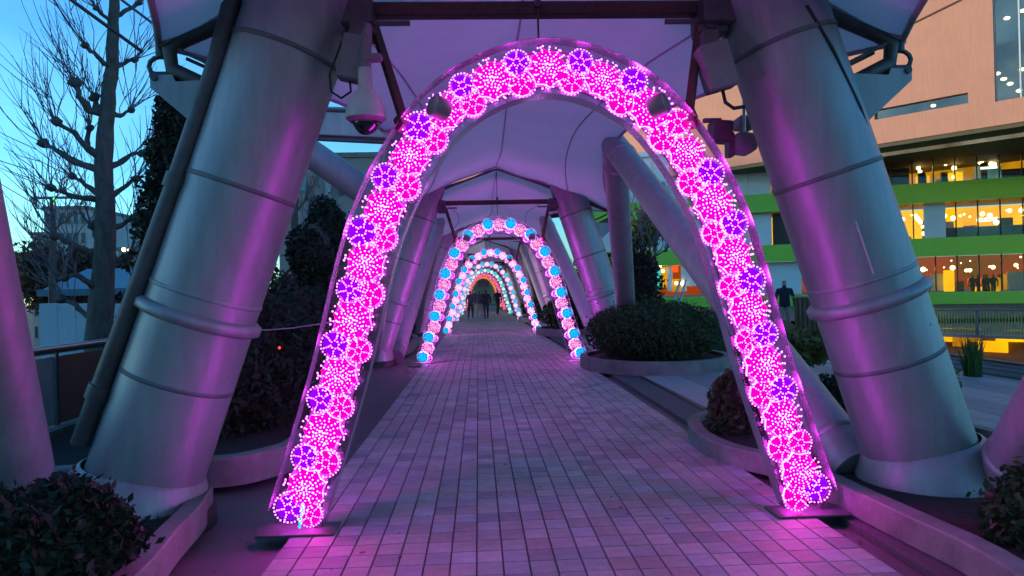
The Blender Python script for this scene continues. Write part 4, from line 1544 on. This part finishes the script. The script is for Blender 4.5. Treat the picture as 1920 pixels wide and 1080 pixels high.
# warm interior clutter: booths, shelves, potted plants, extra lamps
rc = random.Random(12)
warm = [M['int_yellow'], M['int_amber'], M['wood'], M['mullion'], M['mullion'], M['white_panel'], M['orange_panel'], M['leaf_dark']]  # yellow and amber pieces glow themselves, room light put into their colour
for z0, z1, mk in zrows:
    for q in range(20):
        sx_ = rc.uniform(-9.5, 8.0); hh_ = rc.uniform(.5, 1.7); ww_ = rc.uniform(.3, 1.2); oo = rc.uniform(-5.5, -1.0)
        m = MB(); fbox(m, sx_, sx_ + ww_, z0 - .05, z0 - .05 + hh_, oo, oo - .4, bev=.04)
        m.build('interior_furniture', rc.choice(warm), bld)
    for q in range(26):
        p = fp(rc.uniform(-9.5, 8.5), z1 - rc.uniform(.25, 1.2) - (1.0 if z0 > 8 else 0), rc.uniform(-6, -1.5))
        o = part('ceiling_lamp', lamp_me, bld, tuple(p - F0)); o.scale = (rc.uniform(.3, .6),) * 3
# white illuminated sign (letters as separate rounded strokes) in the yellow storey
for q in range(8):
    d_ = rgt * ((1834 + q * 5 - 960) / FPX) + upv * ((540 - (412.5 - q * .25)) / FPX) + fwd
    p = CAM + d_ * ((F0 + FN * -.4 - CAM).dot(FN) / d_.dot(FN))
    m = MB()
    pts = [p + FU * (.07 * math.cos(a)) + Vector((0, 0, .12 * math.sin(a))) for a in [2 * math.pi * k / 10 * (.8 if q % 3 else 1) + q for k in range(11)]]
    m.tube(pts, .035, 5)
    m.build('sign_letter', M['sign_white'], bld)
d_ = rgt * ((1854 - 960) / FPX) + upv * ((540 - 314.5) / FPX) + fwd
p = CAM + d_ * ((F0 + FN * -1.0 - CAM).dot(FN) / d_.dot(FN))
m = MB(); m.box(p, (1.0, .06, .16), FROT, bev=.03); m.build('light_sign', M['sign_white'], bld)
# interior furniture: pale booths and dark plants in the top storey; yellow and teal ones glow in place of room light
for px_, py_, ww_, hh_, mk in ((1767, 346, 1.0, .8, 'white_panel'), (1791, 341, .9, 1.3, 'int_yellow'), (1842, 335, .9, 1.7, 'int_teal'), (1866, 335, .7, 1.7, 'int_teal'), (1900, 338, 1.6, 1.6, 'mullion'), (1680, 335, 1.7, 1.9, 'mullion'), (1700, 425, 1.0, 1.5, 'int_yellow'), (1790, 430, 1.0, 1.9, 'int_yellow')):
    d_ = rgt * ((px_ - 960) / FPX) + upv * ((540 - py_) / FPX) + fwd
    p = CAM + d_ * ((F0 + FN * -3.5 - CAM).dot(FN) / d_.dot(FN))
    m = MB(); m.box(p, (ww_, .5, hh_), FROT, bev=.03); m.build('interior_booth', M[mk], bld)
for px_, py_, ww_, hh_, mk in ((1829, 527, 1.0, .45, 'sign_red'), (1836, 544, .8, .5, 'int_yellow'), (1862, 543, .8, .4, 'int_yellow'), (1776, 535, 1.2, 1.2, 'sign_red')):
    d_ = rgt * ((px_ - 960) / FPX) + upv * ((540 - py_) / FPX) + fwd
    p = CAM + d_ * ((F0 + FN * -4.5 - CAM).dot(FN) / d_.dot(FN))
    m = MB(); m.box(p, (ww_, .2, hh_), FROT, bev=.02)
    if px_ == 1776:
        m = MB(); m.ball(p, .22, 10)
    m.build('lit_panel', M[mk], bld)
# shop entrance group seen between second frame and arch (teal display, red sign, orange lights)
def fplane(px_, py_, off):
    d_ = rgt * ((px_ - 960) / FPX) + upv * ((540 - py_) / FPX) + fwd
    return CAM + d_ * ((F0 + FN * off - CAM).dot(FN) / d_.dot(FN))


for px_, py_, ww_, hh_, mk, nm in ((1226, 522, 1.1, 1.9, 'sign_teal', 'display_window'), (1265, 495, .5, 1.3, 'sign_red', 'red_sign'), (1246, 520, .4, 1.6, 'int_amber', 'lit_doorway'), (1268, 535, .7, 1.0, 'int_amber', 'lit_doorway'),
                                   (1316, 520, .3, .9, 'int_amber', 'lit_doorway'), (1282, 510, .4, 3.0, 'white_panel', 'pillar'), (1256, 510, .4, 3.0, 'white_panel', 'pillar'), (1300, 505, 1.2, 2.6, 'white_panel', 'shop_wall'), (1290, 470, 4.2, .7, 'white_panel', 'fascia')):
    m = MB(); m.box(fplane(px_, py_, .75), (ww_, .2, hh_), FROT, bev=.01); m.build(nm, M[mk], bld)
lampset([(1237, 500), (1243, 508), (1268, 531), (1279, 531), (1318, 515), (1320, 545)], .95)
m = MB(); m.box(fplane(1231, 365, .9), (1.3, .3, 1.9), FROT); m.build('green_sign_panel', mat('mint_panel', (.16, .5, .22), .5), bld)

# salmon upper volume (turned further towards us), overhanging
AS = R(50)
G0 = at(1800, 246, 42.0)
GU = Vector((math.cos(AS), -math.sin(AS), 0)); GN = Vector((-math.sin(AS), -math.cos(AS), 0))
GROT = Matrix((GU, -GN, Vector((0, 0, 1)))).transposed()
ZS = G0.z


def gbox(m, s0, s1, z0, z1, o0, o1, mi=0):
    c = Vector((G0.x, G0.y, 0)) + GU * ((s0 + s1) / 2) + GN * ((o0 + o1) / 2) + Vector((0, 0, (z0 + z1) / 2))
    m.box(c, (s1 - s0, abs(o1 - o0), z1 - z0), GROT, mi)
    return m


def gplane(px_, py_, off=0.0):
    d_ = rgt * ((px_ - 960) / FPX) + upv * ((540 - py_) / FPX) + fwd
    return CAM + d_ * ((Vector((G0.x, G0.y, 0)) + GN * off - CAM).dot(GN) / d_.dot(GN))


def gs(px_, py_):
    p = gplane(px_, py_)
    return (p - Vector((G0.x, G0.y, 0))).dot(GU), p.z


# window openings
sa, za = gs(1866, 200); sb_, zb_ = gs(1700, 205); sc_, zc_ = gs(1815, 176)
sdl = gs(1640, 235)[0]
wall = MB()
ZT = 30.0
# big opening s>sa, z from za-.6 ; strip opening s in sdl..sc_, z in zs0..zs1
zs0, zs1 = gs(1700, 214)[1], gs(1800, 176)[1]
zbig = gs(1870, 190)[1]
sR = sa + 6.0
gbox(wall, -60, sdl, ZS, ZT, 0, -.5)
gbox(wall, sdl, sc_, ZS, zs0, 0, -.5)
gbox(wall, sdl, sc_, zs1, ZT, 0, -.5)
gbox(wall, sc_, sa, ZS, ZT, 0, -.5)
gbox(wall, sa, sR, ZS, zbig, 0, -.5)
gbox(wall, sR, 24, ZS, ZT, 0, -.5)
wall.build('salmon_wall', M['salmon'], bld)
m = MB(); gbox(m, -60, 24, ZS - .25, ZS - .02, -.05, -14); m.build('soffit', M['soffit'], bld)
m = MB(); gbox(m, sdl - 2, sc_ + 6, zs0 - 2, zs1 + 3, -2.2, -2.4); m.build('glowing_back_wall', emis('dim_room', (.30, .28, .20), .8, False, (.12, .10, .06), .5), bld)  # upper back walls glow as well, replacing light in the rooms
m = MB(); gbox(m, sa - 1.5, sR + 9, zbig - 1.5, ZT + 6, -3.0, -3.2); m.build('glowing_back_wall', emis('pale_room', (.30, .36, .32), .9, False, (.14, .17, .17), .35), bld)
m = MB(); gbox(m, sdl, sc_, zs0, zs1, -.25, -.27); m.build('pane', M['glass_sky'], bld)
sq_ = sa
while sq_ < sR - .1:
    m = MB(); gbox(m, sq_ + .03, sq_ + 1.17, zbig, ZT - .1, -.25, -.27); m.build('pane', M['glass_sky'], bld)
    m = MB(); gbox(m, sq_ - .04, sq_ + .04, zbig, ZT - .1, -.18, -.32); m.build('mullion', M['white_panel'], bld)
    sq_ += 1.2
for px_, py_ in ((1870, 138), (1882, 148), (1894, 157), (1911, 170), (1917, 130), (1888, 34), (1918, 20)):
    o = part('ceiling_lamp', lamp_me, bld, tuple(gplane(px_, py_, -1.8) - F0)); o.scale = (1.1, 1.1, .6)
for px_, py_ in ((1731, 188), (1750, 198)):
    o = part('ceiling_lamp', lamp_me, bld, tuple(gplane(px_, py_, -1.2) - F0)); o.scale = (1.0, 1.0, .6)
# panel joints on the salmon wall
m = MB()
for pa, pb in (((1560, 118), (1800, 0)), ((1570, 160), (1680, 105))):
    m.cyl(gplane(*pa, .03), gplane(*pb, .03), .06, n=6)
m.build('wall_joint', mat('joint_brown', (.3, .16, .11), .8), bld)

# lower level beneath the far fence
t = thing('lower_arcade', (14, 27, -5), 'lower level arcade with warm lit shop windows below the mesh fence', 'building')
LF = fa - Vector((0, 0, 0))
LROT = Matrix((fu, Vector((0, 0, 1)).cross(fu), Vector((0, 0, 1)))).transposed()
m = MB(); m.box(fa + fu * 3 + Vector((0.5, .5, -.06)), (24, 1.2, .09), LROT); m.build('slab_edge', M['parapet'], t)
m = MB(); m.box(fa + fu * 3 + Vector((2.4, 2.4, -2.8)), (24, .2, 5.0), LROT); m.build('shop_wall', mat('warm_stone', (.22, .12, .07), .7, 0, .2, 1), t)


def lplane(px_, py_, off=0.0):
    n_ = Vector((-fu.y, fu.x, 0)); 
    d_ = rgt * ((px_ - 960) / FPX) + upv * ((540 - py_) / FPX) + fwd
    b_ = fa + Vector((2.25, 2.25, 0))
    return CAM + d_ * ((b_ - CAM).dot(n_) / d_.dot(n_))


for px_, py_, ww_, hh_, mk in ((1745, 628, .5, .5, 'sign_red'), (1758, 628, .5, .5, 'sign_red'), (1770, 628, .5, .5, 'int_yellow'), (1782, 628, .4, .5, 'int_yellow'), (1800, 632, .5, .7, 'int_amber'), (1822, 628, .7, .5, 'int_amber'),
                               (1850, 648, .6, .35, 'int_yellow'), (1866, 650, .8, .4, 'int_yellow'), (1888, 630, .7, .4, 'int_yellow'), (1902, 630, .6, .4, 'int_yellow')):
    m = MB(); m.box(lplane(px_, py_), (ww_, .1, hh_), LROT, bev=.01); m.build('lit_window', M[mk], t)
for px_, py_ in ((1816, 623), (1828, 624), (1886, 626), (1900, 626), (1770, 622), (1790, 622)):
    m = MB(); m.ball(lplane(px_, py_) + Vector((-.2, -.2, 0)), .06, 8); m.build('lamp', M['lamp_warm'], t)
# terrace carrying the fence and the building foot
m = MB(); m.add([fa - fu * 12 + Vector((.6, .6, -.02)), fa + fu * 14 + Vector((.6, .6, -.02)), Vector((70, 20, -.02)), Vector((60, 70, -.02)), Vector((8.6, 80, -.02)), Vector((8.6, 33, -.02))], [(0, 1, 2, 3, 4, 5)])
tag(m.build('terrace', M['slab_side'], None, (14, 27, 0)), kind='structure')

# slatted wooden counter with a lit screen
ca, cb = on_ground(1487, 612), on_ground(1531, 625)
t = thing('slatted_counter', tuple((ca + cb) / 2), 'brown slatted counter beside the standing person', 'counter')
x = Vector((cb.x - ca.x, cb.y - ca.y, 0)); Lc = x.length; x.normalize()
x = Vector((0.42, -0.9, 0)).normalized(); Lc = 3.2
c0 = at(1490, 600, 21.5); c0.z = 0
CR = Matrix((x, Vector((0, 0, 1)).cross(x), Vector((0, 0, 1)))).transposed()
for q in range(20):
    m = MB(); m.box(c0 + x * (q * .16 + .08) + Vector((0, 0, .66)), (.12, .05, 1.0), CR, bev=.006); m.build('slat', M['wood'], t)
m = MB(); m.box(c0 + x * Lc / 2 + Vector((.28, .1, 1.19)), (Lc + .1, .7, .06), CR, bev=.01); m.build('counter_top', mat('light_wood_top', (.3, .2, .09), .5, 0, .2, 6), t)
for q in range(4):
    m = MB(); m.cyl(c0 + x * (q * 1.0 + .1), c0 + x * (q * 1.0 + .1) + Vector((0, 0, .2)), .05, n=8); m.build('foot', M['black'], t)
m = MB(); m.box(c0 + x * Lc / 2 + Vector((.30, .12, .68)), (Lc, .4, .9), CR); m.build('carcass', M['mullion'], t)
p = c0 + x * 1.7 + Vector((.28, .1, 0))
t = thing('display_screen', (p.x, p.y, 1.22), 'small glowing cyan screen standing on the slatted counter', 'screen')
m = MB(); m.box((p.x, p.y, 1.22 + .20), (.22, .04, .34), Matrix.Rotation(R(12), 3, 'Y'), bev=.01); m.build('housing', M['mullion'], t)
m = MB(); m.box((p.x, p.y - .03, 1.22 + .20), (.18, .01, .28), Matrix.Rotation(R(12), 3, 'Y')); m.build('lit_face', M['sign_blue'], t)

# ================================================================== PEOPLE
def body_mesh(pose, mats, seed=0):
    J = pose['j']; E = pose['e']
    names = list(J)
    me = bpy.data.meshes.new('tmp')
    me.from_pydata([J[n][:3] for n in names], [(names.index(a), names.index(b)) for a, b in E], [])
    o = bpy.data.objects.new('tmp', me)
    COL.objects.link(o)
    md = o.modifiers.new('s', 'SKIN')
    md.use_smooth_shade = True
    for i_, n in enumerate(names):
        r_ = J[n][3]
        sv = me.skin_vertices[0].data[i_]
        sv.radius = r_ if hasattr(r_, '__len__') else (r_, r_)
        sv.use_root = (n == 'pelvis')
    ss = o.modifiers.new('b', 'SUBSURF'); ss.levels = 2; ss.render_levels = 2
    dg = bpy.context.evaluated_depsgraph_get()
    out = bpy.data.meshes.new_from_object(o.evaluated_get(dg))
    bpy.data.objects.remove(o)
    out.materials.clear()
    for m_ in mats:
        out.materials.append(m_)
    hipz = J['pelvis'][2]; necz = J['neck'][2]; headz = J['head'][2]
    hands = [Vector(J[n][:3]) for n in ('hand_l', 'hand_r') if n in J]
    for p in out.polygons:
        c = p.center
        if any((c - h).length < 0.10 for h in hands):
            p.material_index = 2
        elif c.z > necz + .03:
            hc = Vector(J['head'][:3])
            back = c.y > hc.y + 0.01
            p.material_index = 3 if (c.z > headz + .025 or (back and c.z > headz - .06)) else 2
        elif c.z < 0.09:
            p.material_index = 4
        elif c.z < hipz - .06 and not any(abs(c.x - h.x) < .07 and c.z > h.z for h in hands):
            p.material_index = 1
        else:
            p.material_index = 0
        p.use_smooth = True
    return out


def standing(st=0.10, arm=0.05, turn=0.0, hgt=1.70):
    k = hgt / 1.70
    j = dict(
        pelvis=(0, 0, .93, (.15, .11)), spine=(0, 0.0, 1.12, (.145, .105)), chest=(0, 0, 1.32, (.175, .115)), neckb=(0, 0.01, 1.44, (.075, .07)), neck=(0, 0, 1.49, .052),
        jaw=(0, -.015, 1.545, (.062, .07)), head=(0, -.005, 1.60, (.078, .092)), crown=(0, 0.01, 1.665, (.06, .07)),
        sh_l=(-.19, 0, 1.38, .065), el_l=(-.25 - arm * .4, .03, 1.11, .047), wr_l=(-.25 - arm, -.04, .89, .034), hand_l=(-.245 - arm, -.06, .80, .036),
        sh_r=(.19, 0, 1.38, .065), el_r=(.25 + arm * .4, .03, 1.11, .047), wr_r=(.25 + arm, -.04, .89, .034), hand_r=(.245 + arm, -.06, .80, .036),
        hip_l=(-.09, 0, .86, .095), kn_l=(-.10, -st * .7, .49, .066), an_l=(-.10, -st * .6, .09, .045), toe_l=(-.11, -st * .6 - .14, .035, .04),
        hip_r=(.09, 0, .86, .095), kn_r=(.10, st * .3, .49, .066), an_r=(.10, st * 1.4, .10, .045), toe_r=(.11, st * 1.4 - .13, .035, .04))
    j = {n: (a * k, b * k, c * k, r_) for n, (a, b, c, r_) in j.items()}
    e = [('pelvis', 'spine'), ('spine', 'chest'), ('chest', 'neckb'), ('neckb', 'neck'), ('neck', 'jaw'), ('jaw', 'head'), ('head', 'crown'),
         ('chest', 'sh_l'), ('sh_l', 'el_l'), ('el_l', 'wr_l'), ('wr_l', 'hand_l'), ('chest', 'sh_r'), ('sh_r', 'el_r'), ('el_r', 'wr_r'), ('wr_r', 'hand_r'),
         ('pelvis', 'hip_l'), ('hip_l', 'kn_l'), ('kn_l', 'an_l'), ('an_l', 'toe_l'), ('pelvis', 'hip_r'), ('hip_r', 'kn_r'), ('kn_r', 'an_r'), ('an_r', 'toe_r')]
    return {'j': j, 'e': e}


def person(me, loc, rz, label, group=None, sc=1.0):
    o = bpy.data.objects.new('person', me)
    COL.objects.link(o)
    o.location = loc; o.rotation_euler = (0, 0, rz); o.scale = (sc, sc, sc)
    return tag(o, label, 'person', group)


stand_me = body_mesh(standing(0.06, .03), [M['jacket'], M['trousers'], M['skin'], M['hair'], M['black']])
walk_me = body_mesh(standing(0.22, .02), [M['coat_grey'], M['denim'], M['skin'], M['hair'], M['black']])
walk2_me = walk_me.copy(); walk2_me.materials[0] = M['coat_plum']; walk2_me.materials[1] = M['trousers']
walk3_me = walk_me.copy(); walk3_me.materials[0] = M['jacket']; walk3_me.materials[1] = M['denim']
p = at(1472, 600, 22.5)
pm = person(stand_me, (p.x, 22.5, 0), R(-25), 'person in navy jacket and beige trousers standing by the slatted counter', sc=1.02)
fx = [(882, 44, 'person in grey coat walking at the left of the far group', walk_me, 180), (899, 47, 'person in plum coat walking in the middle of the far group', walk2_me, 170),
      (911, 42, 'person in navy coat walking nearest in the far group', walk3_me, 185), (890, 55, 'person in plum coat farther back in the far group', walk2_me, 0),
      (905, 60, 'person in grey coat farthest back under the arches', walk_me, 0), (933, 50, 'person in navy coat at the right of the far group', walk3_me, 10)]
for px_, Y, lab, me_, rz in fx:
    p = at(px_, 560, Y)
    person(me_, (p.x, Y, 0.012), R(rz + random.uniform(-10, 10)), lab, 'people far down the path', random.uniform(.95, 1.03))
# diners behind the window, and shoppers at deck level across the drop
for q, (px_, py_) in enumerate(((1831, 438), (1849, 437), (1860, 440), (1868, 437), (1886, 437), (1903, 437), (1911, 437))):
    p = fplane(px_, py_, -2.2)
    zf = p.z - 1.62
    person(walk3_me if q % 2 else walk2_me, (p.x, p.y, 4.55 - .55), R(20 * q), 'diner behind the yellow lit window, %s from the pale pier' % ['first', 'second', 'third', 'fourth', 'fifth', 'sixth', 'seventh'][q], 'diners behind the yellow window', (p.z + .15 - 4.0) / 1.70)
for q, (px_, py_) in enumerate(((1824, 546), (1834, 547), (1846, 541), (1851, 546), (1863, 543))):
    p = fplane(px_, py_, -1.5)
    person(walk3_me, (p.x, p.y, .32), R(40 * q), 'dark figure in the red lit storey, %s from the left' % ['first', 'second', 'third', 'fourth', 'fifth'][q], 'figures in the red storey', 1.0)

# ================================================================== SMALL LITTER
rl2 = np.random.default_rng(77)
V, F = [], []
nl = 420
for q in range(nl):
    if q < 300:
        side = rl2.random() < .5
        x = (-1.62 + abs(rl2.normal(0, .12))) if side else (2.38 - abs(rl2.normal(0, .10)))
        y = rl2.uniform(4.2, 20)
    else:
        x, y = rl2.uniform(-1.1, 2.1), rl2.uniform(4.0, 18)
    if -1.24 < x < 2.2:
        z = .016
    else:
        z = -.052
    a = rl2.uniform(0, 6.28); l = rl2.uniform(.010, .026)
    c, s2 = math.cos(a) * l, math.sin(a) * l
    o_ = len(V)
    V += [(x - c, y - s2, z), (x + s2 * .5, y - c * .5, z + .004), (x + c, y + s2, z + .001), (x - s2 * .5, y + c * .5, z + .005)]
    F.append((o_, o_ + 1, o_ + 2, o_ + 3))
me = bpy.data.meshes.new('leaf_litter')
me.from_pydata(V, [], F)
me.materials.append(mat('dry_leaf', (.10, .06, .03), .8, 0, .4, 8))
lit = bpy.data.objects.new('leaf_litter', me)
COL.objects.link(lit)
tag(lit, kind='stuff')
lit['label'] = 'small dry leaves scattered along the path edges'
